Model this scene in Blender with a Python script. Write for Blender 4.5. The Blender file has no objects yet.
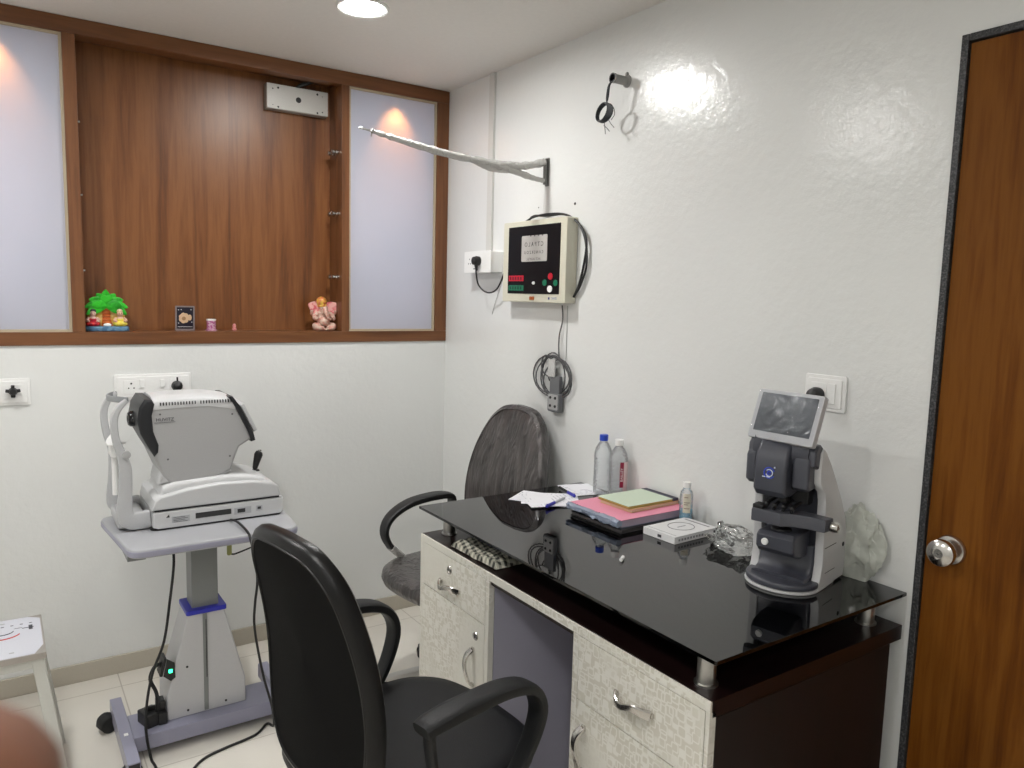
import bpy, bmesh, math, random
from mathutils import Vector, Matrix, noise
random.seed(4)
PI = math.pi
SC = bpy.context.scene
COL = SC.collection
V = Vector

# ------------------------------------------------------------------ materials
def nodes(name):
    m = bpy.data.materials.new(name); m.use_nodes = True
    nt = m.node_tree; b = nt.nodes['Principled BSDF']
    return m, nt, b
def N(nt, typ, **kw):
    n = nt.nodes.new(typ)
    for k, v in kw.items():
        if k in n.inputs: n.inputs[k].default_value = v
        else: setattr(n, k, v)
    return n
def L(nt, a, b): nt.links.new(a, b)
def rgb(c): return (c[0], c[1], c[2], 1.0)
def coords(nt, scale=(1, 1, 1), rot=(0, 0, 0)):
    tc = N(nt, 'ShaderNodeTexCoord'); mp = N(nt, 'ShaderNodeMapping')
    mp.inputs['Scale'].default_value = scale; mp.inputs['Rotation'].default_value = rot
    L(nt, tc.outputs['Object'], mp.inputs['Vector']); return mp.outputs['Vector']
def ramp(nt, fac, stops):
    r = N(nt, 'ShaderNodeValToRGB'); e = r.color_ramp.elements
    e[0].position, e[0].color = stops[0][0], rgb(stops[0][1])
    e[1].position, e[1].color = stops[-1][0], rgb(stops[-1][1])
    for p, c in stops[1:-1]:
        x = e.new(p); x.color = rgb(c)
    L(nt, fac, r.inputs['Fac']); return r.outputs['Color']
def bump(nt, b, h, strength=.2, dist=.01):
    bp = N(nt, 'ShaderNodeBump', Strength=strength, Distance=dist)
    L(nt, h, bp.inputs['Height']); L(nt, bp.outputs['Normal'], b.inputs['Normal'])
    return bp
_M = {}
def mat(name, col=(.5, .5, .5), rough=.5, metal=0., coat=0., coat_r=.05, spec=.5, bmp=0., bscale=200., emit=0., alpha=1.):
    if name in _M: return _M[name]
    m, nt, b = nodes(name)
    b.inputs['Base Color'].default_value = rgb(col); b.inputs['Roughness'].default_value = rough
    b.inputs['Metallic'].default_value = metal; b.inputs['Coat Weight'].default_value = coat
    b.inputs['Coat Roughness'].default_value = coat_r; b.inputs['Specular IOR Level'].default_value = spec
    nz = N(nt, 'ShaderNodeTexNoise', Scale=bscale, Detail=4.)
    L(nt, coords(nt), nz.inputs['Vector'])
    # slight hue-neutral wear so nothing is perfectly flat
    mx = N(nt, 'ShaderNodeMix', data_type='RGBA', blend_type='MULTIPLY')
    mx.inputs['Factor'].default_value = .08
    mx.inputs[6].default_value = rgb(col); L(nt, nz.outputs['Fac'], mx.inputs[7])
    L(nt, mx.outputs[2], b.inputs['Base Color'])
    if bmp: bump(nt, b, nz.outputs['Fac'], bmp, .004)
    if emit:
        b.inputs['Emission Color'].default_value = rgb(col); b.inputs['Emission Strength'].default_value = emit
    _M[name] = m; return m

def m_wall():
    m, nt, b = nodes('painted_wall_satin')
    co = coords(nt)
    n1 = N(nt, 'ShaderNodeTexNoise', Scale=30., Detail=5., Roughness=.6); L(nt, co, n1.inputs['Vector'])
    n2 = N(nt, 'ShaderNodeTexNoise', Scale=2.2, Detail=2.); L(nt, co, n2.inputs['Vector'])
    c = ramp(nt, n2.outputs['Fac'], [(.3, (.735, .745, .735)), (.7, (.765, .775, .765))]); L(nt, c, b.inputs['Base Color'])
    b.inputs['Roughness'].default_value = .42; b.inputs['Specular IOR Level'].default_value = .4
    b.inputs['Coat Weight'].default_value = 1.; b.inputs['Coat Roughness'].default_value = .17
    bump(nt, b, n1.outputs['Fac'], .40, .004)
    bp = [n for n in nt.nodes if n.type == 'BUMP'][0]
    L(nt, bp.outputs['Normal'], b.inputs['Coat Normal'])
    return m
def m_ceiling():
    return mat('ceiling_paint', (.80, .775, .74), .8, bmp=.05, bscale=60)
def m_floor():
    m, nt, b = nodes('vitrified_floor_tiles')
    co = coords(nt)
    br = N(nt, 'ShaderNodeTexBrick', Scale=1.0, offset=0.)
    br.inputs['Mortar Size'].default_value = .0022; br.inputs['Brick Width'].default_value = .6; br.inputs['Row Height'].default_value = .6
    br.inputs['Color1'].default_value = (.78, .745, .68, 1); br.inputs['Color2'].default_value = (.77, .735, .67, 1)
    br.inputs['Mortar'].default_value = (.55, .51, .45, 1)
    mp = N(nt, 'ShaderNodeMapping'); mp.inputs['Location'].default_value = (.22, .12, 0)
    L(nt, co, mp.inputs['Vector']); L(nt, mp.outputs['Vector'], br.inputs['Vector'])
    nz = N(nt, 'ShaderNodeTexNoise', Scale=3., Detail=8.); L(nt, co, nz.inputs['Vector'])
    mx = N(nt, 'ShaderNodeMix', data_type='RGBA', blend_type='MULTIPLY'); mx.inputs['Factor'].default_value = .22
    L(nt, br.outputs['Color'], mx.inputs[6]); L(nt, ramp(nt, nz.outputs['Fac'], [(.35, (.72, .7, .66)), (.65, (1, 1, 1))]), mx.inputs[7])
    L(nt, mx.outputs[2], b.inputs['Base Color'])
    b.inputs['Roughness'].default_value = .14
    return m
def m_wood(name, dark, mid, light, axis='z', rough=.34, scale=1., streak=1., spec=.5):
    if name in _M: return _M[name]
    m, nt, b = nodes(name)
    s = {'z': (9, 9, .55), 'x': (.55, 9, 9), 'y': (9, .55, 9)}[axis]
    co = coords(nt, tuple(q * scale for q in s))
    n0 = N(nt, 'ShaderNodeTexNoise', Scale=1.3, Detail=3., Distortion=1.6); L(nt, co, n0.inputs['Vector'])
    n1 = N(nt, 'ShaderNodeTexNoise', Scale=7., Detail=6., Roughness=.62, Distortion=.3); L(nt, co, n1.inputs['Vector'])
    mth = N(nt, 'ShaderNodeMath', operation='MULTIPLY_ADD'); L(nt, n0.outputs['Fac'], mth.inputs[0]); mth.inputs[1].default_value = .62
    m2 = N(nt, 'ShaderNodeMath', operation='MULTIPLY'); L(nt, n1.outputs['Fac'], m2.inputs[0]); m2.inputs[1].default_value = .42 * streak
    L(nt, m2.outputs[0], mth.inputs[2])
    c = ramp(nt, mth.outputs[0], [(.34, dark), (.47, mid), (.58, light), (.70, mid)]); L(nt, c, b.inputs['Base Color'])
    b.inputs['Roughness'].default_value = rough; b.inputs['Specular IOR Level'].default_value = spec
    bump(nt, b, n1.outputs['Fac'], .06, .002)
    _M[name] = m; return m
def m_laminate():
    """cream laminate printed with beige rounded-rectangle outlines, faded in patches"""
    m, nt, b = nodes('cream_geometric_laminate')
    co = coords(nt)
    def cells(scale, off):
        mp = N(nt, 'ShaderNodeMapping'); mp.inputs['Location'].default_value = off; L(nt, co, mp.inputs['Vector'])
        v = N(nt, 'ShaderNodeTexVoronoi', distance='MINKOWSKI', Scale=scale, Randomness=.75)
        v.inputs['Exponent'].default_value = 5.
        L(nt, mp.outputs['Vector'], v.inputs['Vector'])
        r = N(nt, 'ShaderNodeValToRGB'); e = r.color_ramp.elements
        e[0].position = .30; e[0].color = (0, 0, 0, 1); e[1].position = .34; e[1].color = (1, 1, 1, 1)
        x = e.new(.42); x.color = (1, 1, 1, 1); x = e.new(.46); x.color = (0, 0, 0, 1)
        L(nt, v.outputs['Distance'], r.inputs['Fac']); return r.outputs['Color']
    a, c2 = cells(44., (0, 0, 0)), cells(36., (.31, .17, .53))
    mx = N(nt, 'ShaderNodeMix', data_type='RGBA', blend_type='LIGHTEN'); mx.inputs['Factor'].default_value = 1.
    L(nt, a, mx.inputs[6]); L(nt, c2, mx.inputs[7])
    fade = N(nt, 'ShaderNodeTexNoise', Scale=4.5, Detail=1.); L(nt, co, fade.inputs['Vector'])
    fr = ramp(nt, fade.outputs['Fac'], [(.40, (0, 0, 0)), (.56, (1, 1, 1))])
    base = N(nt, 'ShaderNodeMix', data_type='RGBA'); L(nt, fr, base.inputs['Factor'])
    base.inputs[6].default_value = (.69, .675, .61, 1); base.inputs[7].default_value = (.62, .595, .52, 1)
    fac = N(nt, 'ShaderNodeMath', operation='MULTIPLY'); L(nt, mx.outputs[2], fac.inputs[0])
    fm = N(nt, 'ShaderNodeMath', operation='MULTIPLY_ADD'); L(nt, fr, fm.inputs[0]); fm.inputs[1].default_value = .75; fm.inputs[2].default_value = .2
    L(nt, fm.outputs[0], fac.inputs[1])
    out = N(nt, 'ShaderNodeMix', data_type='RGBA'); L(nt, fac.outputs[0], out.inputs['Factor'])
    L(nt, base.outputs[2], out.inputs[6]); out.inputs[7].default_value = (.76, .745, .69, 1)
    L(nt, out.outputs[2], b.inputs['Base Color']); b.inputs['Roughness'].default_value = .3
    return m
def m_tinted_glass():
    m, nt, b = nodes('black_tinted_glass')
    nt.nodes.remove(b); o = nt.nodes['Material Output']
    tr = N(nt, 'ShaderNodeBsdfTransparent', Color=(.09, .09, .09, 1))
    gl = N(nt, 'ShaderNodeBsdfGlossy', Color=(1, 1, 1, 1), Roughness=.012)
    fr = N(nt, 'ShaderNodeFresnel', IOR=1.66); mx = N(nt, 'ShaderNodeMixShader')
    L(nt, fr.outputs[0], mx.inputs[0]); L(nt, tr.outputs[0], mx.inputs[1]); L(nt, gl.outputs[0], mx.inputs[2])
    L(nt, mx.outputs[0], o.inputs['Surface']); return m
def m_clear(name, tint=(.95, .97, .97), ior=1.35, rough=.04, cr=0., crs=40., extra=0., milk=0.):
    m, nt, b = nodes(name)
    nt.nodes.remove(b); o = nt.nodes['Material Output']
    tr = N(nt, 'ShaderNodeBsdfTransparent', Color=rgb(tint))
    gl = N(nt, 'ShaderNodeBsdfGlossy', Color=(1, 1, 1, 1), Roughness=rough)
    fr = N(nt, 'ShaderNodeFresnel', IOR=ior); mx = N(nt, 'ShaderNodeMixShader')
    ad = N(nt, 'ShaderNodeMath', operation='ADD', use_clamp=True); L(nt, fr.outputs[0], ad.inputs[0]); ad.inputs[1].default_value = extra
    L(nt, ad.outputs[0], mx.inputs[0]); L(nt, tr.outputs[0], mx.inputs[1]); L(nt, gl.outputs[0], mx.inputs[2])
    if cr:
        nz = N(nt, 'ShaderNodeTexNoise', Scale=crs, Detail=3., Distortion=1.); L(nt, coords(nt), nz.inputs['Vector'])
        bp = N(nt, 'ShaderNodeBump', Strength=cr, Distance=.01); L(nt, nz.outputs['Fac'], bp.inputs['Height'])
        L(nt, bp.outputs['Normal'], gl.inputs['Normal']); L(nt, bp.outputs['Normal'], fr.inputs['Normal'])
    if milk:
        df = N(nt, 'ShaderNodeBsdfDiffuse', Color=(.9, .91, .93, 1)); m2 = N(nt, 'ShaderNodeMixShader'); m2.inputs[0].default_value = milk
        L(nt, mx.outputs[0], m2.inputs[1]); L(nt, df.outputs[0], m2.inputs[2]); mx = m2
    L(nt, mx.outputs[0], o.inputs['Surface']); return m
def m_frosted():
    m, nt, b = nodes('frosted_window_film')
    o = nt.nodes['Material Output']
    co = coords(nt); nz = N(nt, 'ShaderNodeTexNoise', Scale=2.5, Detail=2.); L(nt, co, nz.inputs['Vector'])
    c = ramp(nt, nz.outputs['Fac'], [(.35, (.60, .625, .70)), (.65, (.66, .665, .74))])
    L(nt, c, b.inputs['Base Color']); b.inputs['Roughness'].default_value = .28; b.inputs['Coat Weight'].default_value = .12; b.inputs['Coat Roughness'].default_value = .15
    tl = N(nt, 'ShaderNodeBsdfTranslucent', Color=(.78, .79, .86, 1)); mx = N(nt, 'ShaderNodeMixShader'); mx.inputs[0].default_value = .45
    L(nt, b.outputs[0], mx.inputs[1]); L(nt, tl.outputs[0], mx.inputs[2]); L(nt, mx.outputs[0], o.inputs['Surface']); return m
def m_wrapped(name, c1, c2):
    """upholstery under stretched clear film: light caught on creases painted in as thin pale lines, sharp glints from the coat"""
    m, nt, b = nodes(name)
    co = coords(nt, (16, 16, 3.))
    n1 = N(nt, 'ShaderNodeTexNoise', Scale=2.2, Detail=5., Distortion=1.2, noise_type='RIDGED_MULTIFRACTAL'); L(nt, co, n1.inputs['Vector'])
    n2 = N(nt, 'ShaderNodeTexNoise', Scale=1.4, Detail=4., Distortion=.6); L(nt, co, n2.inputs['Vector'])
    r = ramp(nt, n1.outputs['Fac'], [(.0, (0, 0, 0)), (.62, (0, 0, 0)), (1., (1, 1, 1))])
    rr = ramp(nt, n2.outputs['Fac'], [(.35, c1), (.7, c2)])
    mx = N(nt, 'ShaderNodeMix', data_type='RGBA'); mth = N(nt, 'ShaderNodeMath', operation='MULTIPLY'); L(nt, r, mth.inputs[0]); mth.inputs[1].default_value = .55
    L(nt, mth.outputs[0], mx.inputs['Factor']); L(nt, rr, mx.inputs[6]); mx.inputs[7].default_value = (.5, .49, .47, 1)  # pale streaks in the colour stand for light caught on the creases
    L(nt, mx.outputs[2], b.inputs['Base Color']); b.inputs['Roughness'].default_value = .45
    b.inputs['Coat Weight'].default_value = .8; b.inputs['Coat Roughness'].default_value = .10
    ad = N(nt, 'ShaderNodeMath', operation='ADD'); L(nt, n1.outputs['Fac'], ad.inputs[0]); L(nt, n2.outputs['Fac'], ad.inputs[1])
    bp = bump(nt, b, ad.outputs[0], .8, .014); L(nt, bp.outputs['Normal'], b.inputs['Coat Normal'])
    return m
def m_granite():
    m, nt, b = nodes('black_granite')
    n1 = N(nt, 'ShaderNodeTexNoise', Scale=260., Detail=3.); L(nt, coords(nt), n1.inputs['Vector'])
    L(nt, ramp(nt, n1.outputs['Fac'], [(.45, (.022, .023, .026)), (.75, (.12, .12, .125))]), b.inputs['Base Color'])
    b.inputs['Roughness'].default_value = .35; return m
def m_check():
    m, nt, b = nodes('checked_cotton')
    co = coords(nt)
    def stripes(ang, sc):
        mp = N(nt, 'ShaderNodeMapping'); mp.inputs['Rotation'].default_value = (0, 0, ang); L(nt, co, mp.inputs['Vector'])
        w = N(nt, 'ShaderNodeTexWave', Scale=sc, wave_type='BANDS', bands_direction='X'); L(nt, mp.outputs['Vector'], w.inputs['Vector'])
        return ramp(nt, w.outputs['Fac'], [(.42, (.03, .032, .03)), (.58, (1, 1, 1))])
    a, c = stripes(.25, 17.), stripes(.25 + PI / 2, 17.)
    mx = N(nt, 'ShaderNodeMix', data_type='RGBA', blend_type='MIX'); mx.inputs['Factor'].default_value = .5
    L(nt, a, mx.inputs[6]); L(nt, c, mx.inputs[7])
    o = N(nt, 'ShaderNodeMix', data_type='RGBA'); L(nt, mx.outputs[2], o.inputs['Factor'])
    o.inputs[6].default_value = (.03, .032, .03, 1); o.inputs[7].default_value = (.62, .60, .50, 1)
    L(nt, o.outputs[2], b.inputs['Base Color']); b.inputs['Roughness'].default_value = .9; return m
def m_paper(name='printed_paper', ink=.55, col=(.80, .80, .84)):
    m, nt, b = nodes(name)
    co = coords(nt)
    w = N(nt, 'ShaderNodeTexWave', Scale=22., wave_type='BANDS', bands_direction='Y'); L(nt, co, w.inputs['Vector'])
    n = N(nt, 'ShaderNodeTexNoise', Scale=60., Detail=2.); L(nt, co, n.inputs['Vector'])
    n2 = N(nt, 'ShaderNodeTexNoise', Scale=9., Detail=1.); L(nt, co, n2.inputs['Vector'])
    a = ramp(nt, w.outputs['Fac'], [(.80, (0, 0, 0)), (.86, (1, 1, 1))])
    c = ramp(nt, n.outputs['Fac'], [(.48, (0, 0, 0)), (.54, (1, 1, 1))]); d = ramp(nt, n2.outputs['Fac'], [(.48, (0, 0, 0)), (.52, (1, 1, 1))])
    p = N(nt, 'ShaderNodeMath', operation='MULTIPLY'); L(nt, a, p.inputs[0]); L(nt, c, p.inputs[1])
    q = N(nt, 'ShaderNodeMath', operation='MULTIPLY'); L(nt, p.outputs[0], q.inputs[0]); L(nt, d, q.inputs[1])
    q2 = N(nt, 'ShaderNodeMath', operation='MULTIPLY'); L(nt, q.outputs[0], q2.inputs[0]); q2.inputs[1].default_value = ink
    mx = N(nt, 'ShaderNodeMix', data_type='RGBA'); L(nt, q2.outputs[0], mx.inputs['Factor'])
    mx.inputs[6].default_value = rgb(col); mx.inputs[7].default_value = (.12, .12, .2, 1)
    L(nt, mx.outputs[2], b.inputs['Base Color']); b.inputs['Roughness'].default_value = .6; return m
def m_creased(name, col, rough, coat, sc, st):
    m, nt, b = nodes(name)
    n1 = N(nt, 'ShaderNodeTexNoise', Scale=sc, Detail=4., Distortion=.8, noise_type='RIDGED_MULTIFRACTAL'); L(nt, coords(nt), n1.inputs['Vector'])
    b.inputs['Base Color'].default_value = rgb(col); b.inputs['Roughness'].default_value = rough
    b.inputs['Coat Weight'].default_value = coat; b.inputs['Coat Roughness'].default_value = .12
    bp = bump(nt, b, n1.outputs['Fac'], st, .01); L(nt, bp.outputs['Normal'], b.inputs['Coat Normal']); return m
def m_skin():
    m, nt, b = nodes('skin')
    n = N(nt, 'ShaderNodeTexNoise', Scale=60., Detail=3.); L(nt, coords(nt), n.inputs['Vector'])
    L(nt, ramp(nt, n.outputs['Fac'], [(.3, (.20, .085, .05)), (.7, (.25, .11, .068))]), b.inputs['Base Color'])  # base colour darkened to stand for the poorly lit fingertip
    b.inputs['Roughness'].default_value = .55; b.inputs['Subsurface Weight'].default_value = .15; b.inputs['Subsurface Scale'].default_value = .004
    return m

WALL = m_wall(); CEIL = m_ceiling(); FLOOR = m_floor()
TEAK = m_wood('teak_laminate', (.090, .028, .007), (.165, .058, .016), (.215, .084, .026), 'z', .36)
TEAKH = m_wood('teak_frame', (.085, .029, .007), (.14, .050, .015), (.18, .068, .022), 'x', .4, 1.)
TEAKV = m_wood('teak_frame_upright', (.085, .029, .007), (.14, .050, .015), (.18, .068, .022), 'z', .4, 1.4)
DOORW = m_wood('door_veneer', (.075, .021, .0015), (.135, .042, .0028), (.18, .064, .007), 'z', .5, .9, 1., .15)
LAM = m_laminate(); LAMEDGE = mat('laminate_edge', (.55, .53, .46), .4)
GLASSTOP = m_tinted_glass()
WENGE = m_wood('dark_wenge', (.005, .0020, .0018), (.008, .003, .0027), (.011, .004, .004), 'y', .32)
WENGEV = m_wood('dark_wenge_panel', (.004, .0014, .0012), (.007, .0024, .002), (.009, .003, .003), 'z', .5)
VIOLET = mat('grey_violet_laminate', (.43, .42, .50), .55)
CHROME = mat('brushed_chrome', (.62, .60, .57), .22, 1.)
STEEL = mat('steel', (.5, .49, .47), .32, 1.)
BLACKP = mat('black_plastic', (.012, .012, .013), .42, bmp=.1, bscale=400)
BLACKG = mat('black_gloss', (.008, .008, .009), .2)
CABLE = mat('black_cable', (.010, .010, .011), .45)
RUBBER = mat('rubber', (.015, .015, .016), .7)
WHITEP = mat('white_plastic', (.90, .90, .89), .3, coat=.3)
CREAMP = mat('cream_plastic', (.66, .64, .53), .38)
FROST = m_frosted()
BEAD = mat('beige_bead', (.50, .42, .30), .5)
FILM = m_clear('clear_film', (.97, .97, .96), 1.45, .06, .9, 60., .03)

# ------------------------------------------------------------------ geometry collector
class G:
    def __init__(s): s.bm = bmesh.new()
    def take(s, t, mi=0, M=None, sm=None):
        for f in t.faces:
            f.material_index = mi
        if M is not None: t.transform(M)
        me = bpy.data.meshes.new('tmp'); t.to_mesh(me); t.free(); s.bm.from_mesh(me); bpy.data.meshes.remove(me); return s
    def box(s, lo, hi, bev=0., mi=0, seg=2, M=None):
        t = bmesh.new(); bmesh.ops.create_cube(t, size=1.)
        lo, hi = V(lo), V(hi)
        for v in t.verts: v.co = V(((lo[i] + hi[i]) / 2 + v.co[i] * (hi[i] - lo[i])) for i in range(3))
        if bev: bmesh.ops.bevel(t, geom=list(t.edges), offset=bev, segments=seg, profile=.5, affect='EDGES', clamp_overlap=True)
        return s.take(t, mi, M)
    def prism(s, pts, ax, a0, a1, bev=0., mi=0, seg=2, M=None, vert_bev=False):
        t = bmesh.new()
        def P(p, a): return {'x': (a, p[0], p[1]), 'y': (p[0], a, p[1]), 'z': (p[0], p[1], a)}[ax]
        A = [t.verts.new(P(p, a0)) for p in pts]; B = [t.verts.new(P(p, a1)) for p in pts]
        n = len(pts); t.faces.new(A[::-1]); t.faces.new(B)
        for i in range(n): t.faces.new((A[i], A[(i + 1) % n], B[(i + 1) % n], B[i]))
        bmesh.ops.recalc_face_normals(t, faces=list(t.faces))
        if bev:
            caps = [f for f in t.faces if len(f.verts) == n and n != 4] or [f for f in t.faces if f.verts[0] in A or f.verts[0] in B][:2]
            sA, sB = set(A), set(B)
            ed = [e for e in t.edges if (e.verts[0] in sA) == (e.verts[1] in sA)] if not vert_bev else list(t.edges)
            bmesh.ops.bevel(t, geom=ed, offset=bev, segments=seg, profile=.5, affect='EDGES', clamp_overlap=True)
        return s.take(t, mi, M)
    def loft(s, rings, mi=0, caps=True, M=None, closed=False, mis=None):
        t = bmesh.new(); R = [[t.verts.new(p) for p in r] for r in rings]; n = len(R[0])
        m = len(R)
        cols = []
        for j in range(m if closed else m - 1):
            a, b = R[j], R[(j + 1) % m]
            for i in range(n):
                f = t.faces.new((a[i], a[(i + 1) % n], b[(i + 1) % n], b[i])); cols.append((f, mis[j] if mis else mi))
        if caps and not closed:
            f = t.faces.new(R[0][::-1]); cols.append((f, mis[0] if mis else mi)); f = t.faces.new(R[-1]); cols.append((f, mis[-1] if mis else mi))
        bmesh.ops.recalc_face_normals(t, faces=list(t.faces))
        for f, c in cols: f.material_index = c
        if M is not None: t.transform(M)
        me = bpy.data.meshes.new('tmp'); t.to_mesh(me); t.free(); s.bm.from_mesh(me); bpy.data.meshes.remove(me); return s
    def tube(s, pts, r, n=8, mi=0, smooth=0, closed=False, M=None):
        pts = [V(p) for p in pts]
        if smooth: pts = crom(pts, smooth, closed)
        m = len(pts); rad = r if isinstance(r, (list, tuple)) else [r] * m
        if len(rad) != m: rad = [rad[0] + (rad[-1] - rad[0]) * i / (m - 1) for i in range(m)] if len(rad) == 2 else [interp(rad, i / (m - 1)) for i in range(m)]
        up = None; rings = []
        for i, p in enumerate(pts):
            if closed: tg = pts[(i + 1) % m] - pts[i - 1]
            else: tg = pts[min(i + 1, m - 1)] - pts[max(i - 1, 0)]
            tg.normalize()
            if up is None: up = tg.orthogonal().normalized()
            up = (up - tg * up.dot(tg)); up = up.normalized() if up.length > 1e-6 else tg.orthogonal().normalized()
            sd = tg.cross(up)
            rings.append([p + rad[i] * (math.cos(2 * PI * k / n) * up + math.sin(2 * PI * k / n) * sd) for k in range(n)])
        return s.loft(rings, mi, not closed, M, closed)
    def sweep(s, pts, sec, side=(0, 1, 0), mi=0, smooth=0, scales=None, M=None):
        pts = [V(p) for p in pts]
        if smooth: pts = crom(pts, smooth)
        m = len(pts); side = V(side).normalized(); rings = []
        for i, p in enumerate(pts):
            tg = (pts[min(i + 1, m - 1)] - pts[max(i - 1, 0)]).normalized()
            nn = side.cross(tg).normalized(); sd = tg.cross(nn)
            k = interp(scales, i / (m - 1)) if scales else 1.
            kk = k if isinstance(k, tuple) else (k, k)
            rings.append([p + sd * a * kk[0] + nn * b * kk[1] for a, b in sec])
        return s.loft(rings, mi, True, M)
    def lathe(s, prof, n=24, mi=0, M=None, mis=None):
        rings = [[(max(r, 1e-5) * math.cos(2 * PI * k / n), max(r, 1e-5) * math.sin(2 * PI * k / n), z) for k in range(n)] for r, z in prof]
        return s.loft(rings, mi, True, M, mis=mis)
    def ell(s, c, r, mi=0, M=None, n=14, rot=None):
        t = bmesh.new(); bmesh.ops.create_uvsphere(t, u_segments=n, v_segments=max(6, n // 2 + 1), radius=1.)
        X = Matrix.Translation(c) @ (rot if rot else Matrix()) @ Matrix.Diagonal((r[0], r[1], r[2], 1))
        return s.take(t, mi, (M @ X) if M else X)
    def text(s, body, size, M, mi=0, depth=.0004, align='CENTER'):
        cu = bpy.data.curves.new('t', 'FONT'); cu.body = body; cu.size = size; cu.extrude = depth; cu.align_x = align; cu.align_y = 'CENTER'; cu.resolution_u = 3
        o = bpy.data.objects.new('t', cu); me = bpy.data.meshes.new_from_object(o)
        t = bmesh.new(); t.from_mesh(me); bpy.data.objects.remove(o); bpy.data.curves.remove(cu); bpy.data.meshes.remove(me)
        return s.take(t, mi, M)
def interp(a, t):
    x = t * (len(a) - 1); i = min(int(x), len(a) - 2); f = x - i
    if isinstance(a[0], tuple): return tuple(p + (q - p) * f for p, q in zip(a[i], a[i + 1]))
    return a[i] + (a[i + 1] - a[i]) * f
def crom(p, k, closed=False):
    out = []; n = len(p)
    rng = range(n if closed else n - 1)
    for i in rng:
        if closed: a, b, c, d = p[i - 1], p[i], p[(i + 1) % n], p[(i + 2) % n]
        else: a, b, c, d = p[max(i - 1, 0)], p[i], p[i + 1], p[min(i + 2, n - 1)]
        for j in range(k):
            t = j / k
            out.append(.5 * ((2 * b) + (c - a) * t + (2 * a - 5 * b + 4 * c - d) * t * t + (3 * b - a - 3 * c + d) * t ** 3))
    if not closed: out.append(p[-1])
    return out
def circ(w, h, n=12, e=2.):
    o = []
    for k in range(n):
        a = 2 * PI * k / n; c, s_ = math.cos(a), math.sin(a)
        o.append((w * math.copysign(abs(c) ** (2 / e), c), h * math.copysign(abs(s_) ** (2 / e), s_)))
    return o
def rrect(x0, y0, x1, y1, r, n=4):
    o = []
    for cx, cy, a0 in ((x1 - r, y1 - r, 0), (x0 + r, y1 - r, 90), (x0 + r, y0 + r, 180), (x1 - r, y0 + r, 270)):
        for k in range(n + 1):
            a = math.radians(a0 + 90 * k / n); o.append((cx + r * math.cos(a), cy + r * math.sin(a)))
    return o
def basis(o, X, Y, Z=None):
    X, Y = V(X).normalized(), V(Y).normalized(); Z = V(Z).normalized() if Z else X.cross(Y)
    m = Matrix.Identity(4)
    for i, c in enumerate((X, Y, Z)): m[0][i], m[1][i], m[2][i] = c
    m.translation = V(o); return m
ROOTM = {}
def empty(name, label, cat, loc, rz=0., group=None):
    o = bpy.data.objects.new(name, None); COL.objects.link(o); o.location = loc; o.rotation_euler = (0, 0, rz)
    o.empty_display_size = .05
    o['label'] = label; o['category'] = cat
    if group: o['group'] = group
    ROOTM[o.name] = Matrix.Translation(loc) @ Matrix.Rotation(rz, 4, 'Z'); return o
def fin(g, name, mats, parent=None, world=True, ang=38, label=None, cat=None, group=None, kind=None, origin=None):
    """link one mesh object; world=True when the geometry is in world metres"""
    me = bpy.data.meshes.new(name); bmesh.ops.remove_doubles(g.bm, verts=list(g.bm.verts), dist=1e-6) if False else None
    g.bm.to_mesh(me); g.bm.free()
    o = bpy.data.objects.new(name, me); COL.objects.link(o)
    for m in (mats if isinstance(mats, (list, tuple)) else [mats]): me.materials.append(m)
    if parent is not None:
        o.parent = parent
        P = ROOTM.get(parent.name)
        if P is not None and world: me.transform(P.inverted())
        ROOTM[o.name] = P if P is not None else Matrix()
    elif origin is not None:
        me.transform(Matrix.Translation(V(origin)).inverted()); o.location = origin; ROOTM[o.name] = Matrix.Translation(V(origin))
    for p in me.polygons: p.use_smooth = True
    me.set_sharp_from_angle(angle=math.radians(ang))
    if ang < 60:
        wn = o.modifiers.new('weighted', 'WEIGHTED_NORMAL'); wn.keep_sharp = True; wn.weight = 100
    if label: o['label'] = label
    if cat: o['category'] = cat
    if group: o['group'] = group
    if kind: o['kind'] = kind
    return o

# ------------------------------------------------------------------ camera
CAM = V((-1.74896, -3.14365, 1.48093))
cd = bpy.data.cameras.new('camera'); co = bpy.data.objects.new('camera', cd); COL.objects.link(co)
cd.sensor_width = 36.; cd.sensor_fit = 'HORIZONTAL'; cd.lens = 759.5647 / 1024 * 36
R0, R1, R2 = (.8285, -.5594, .0262), (.0421, .1088, .9932), (.5585, .8217, -.1137)
co.matrix_world = basis(CAM, R0, R1, V((-R2[0], -R2[1], -R2[2])))
cd.clip_start = .01; cd.clip_end = 30
cd.dof.use_dof = True; cd.dof.focus_distance = 2.1; cd.dof.aperture_fstop = 11.5
SC.camera = co

# ------------------------------------------------------------------ room
H = 2.4; XL, YB = -3.0, -4.3
ST = 'structure'
g = G(); g.box((XL - .1, YB - .1, -.1), (.12, .5, 0)); fin(g, 'floor', FLOOR, kind=ST)
g = G(); g.box((XL - .1, YB - .1, H), (.12, .5, H + .1)); fin(g, 'ceiling', CEIL, kind=ST)
UX0 = -2.03; UZ0 = 1.268
g = G(); g.box((XL, 0, 0), (0, .12, UZ0)); g.box((XL, 0, UZ0), (UX0, .12, H)); g.box((XL, .40, UZ0 - .1), (0, .46, H))
g.box((XL, .12, UZ0 - .06), (0, .40, UZ0)); fin(g, 'wall_back', WALL, kind=ST)
DY0, DY1, DZ = -2.262, -3.16, 2.065
g = G(); g.box((0, DY0, 0), (.1, .46, H)); g.box((0, DY1, DZ), (.1, DY0, H)); g.box((0, YB, 0), (.1, DY1, H)); fin(g, 'wall_right', WALL, kind=ST)
g = G(); g.box((XL - .08, YB, 0), (XL, .46, H)); fin(g, 'wall_left', WALL, kind=ST)
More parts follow.
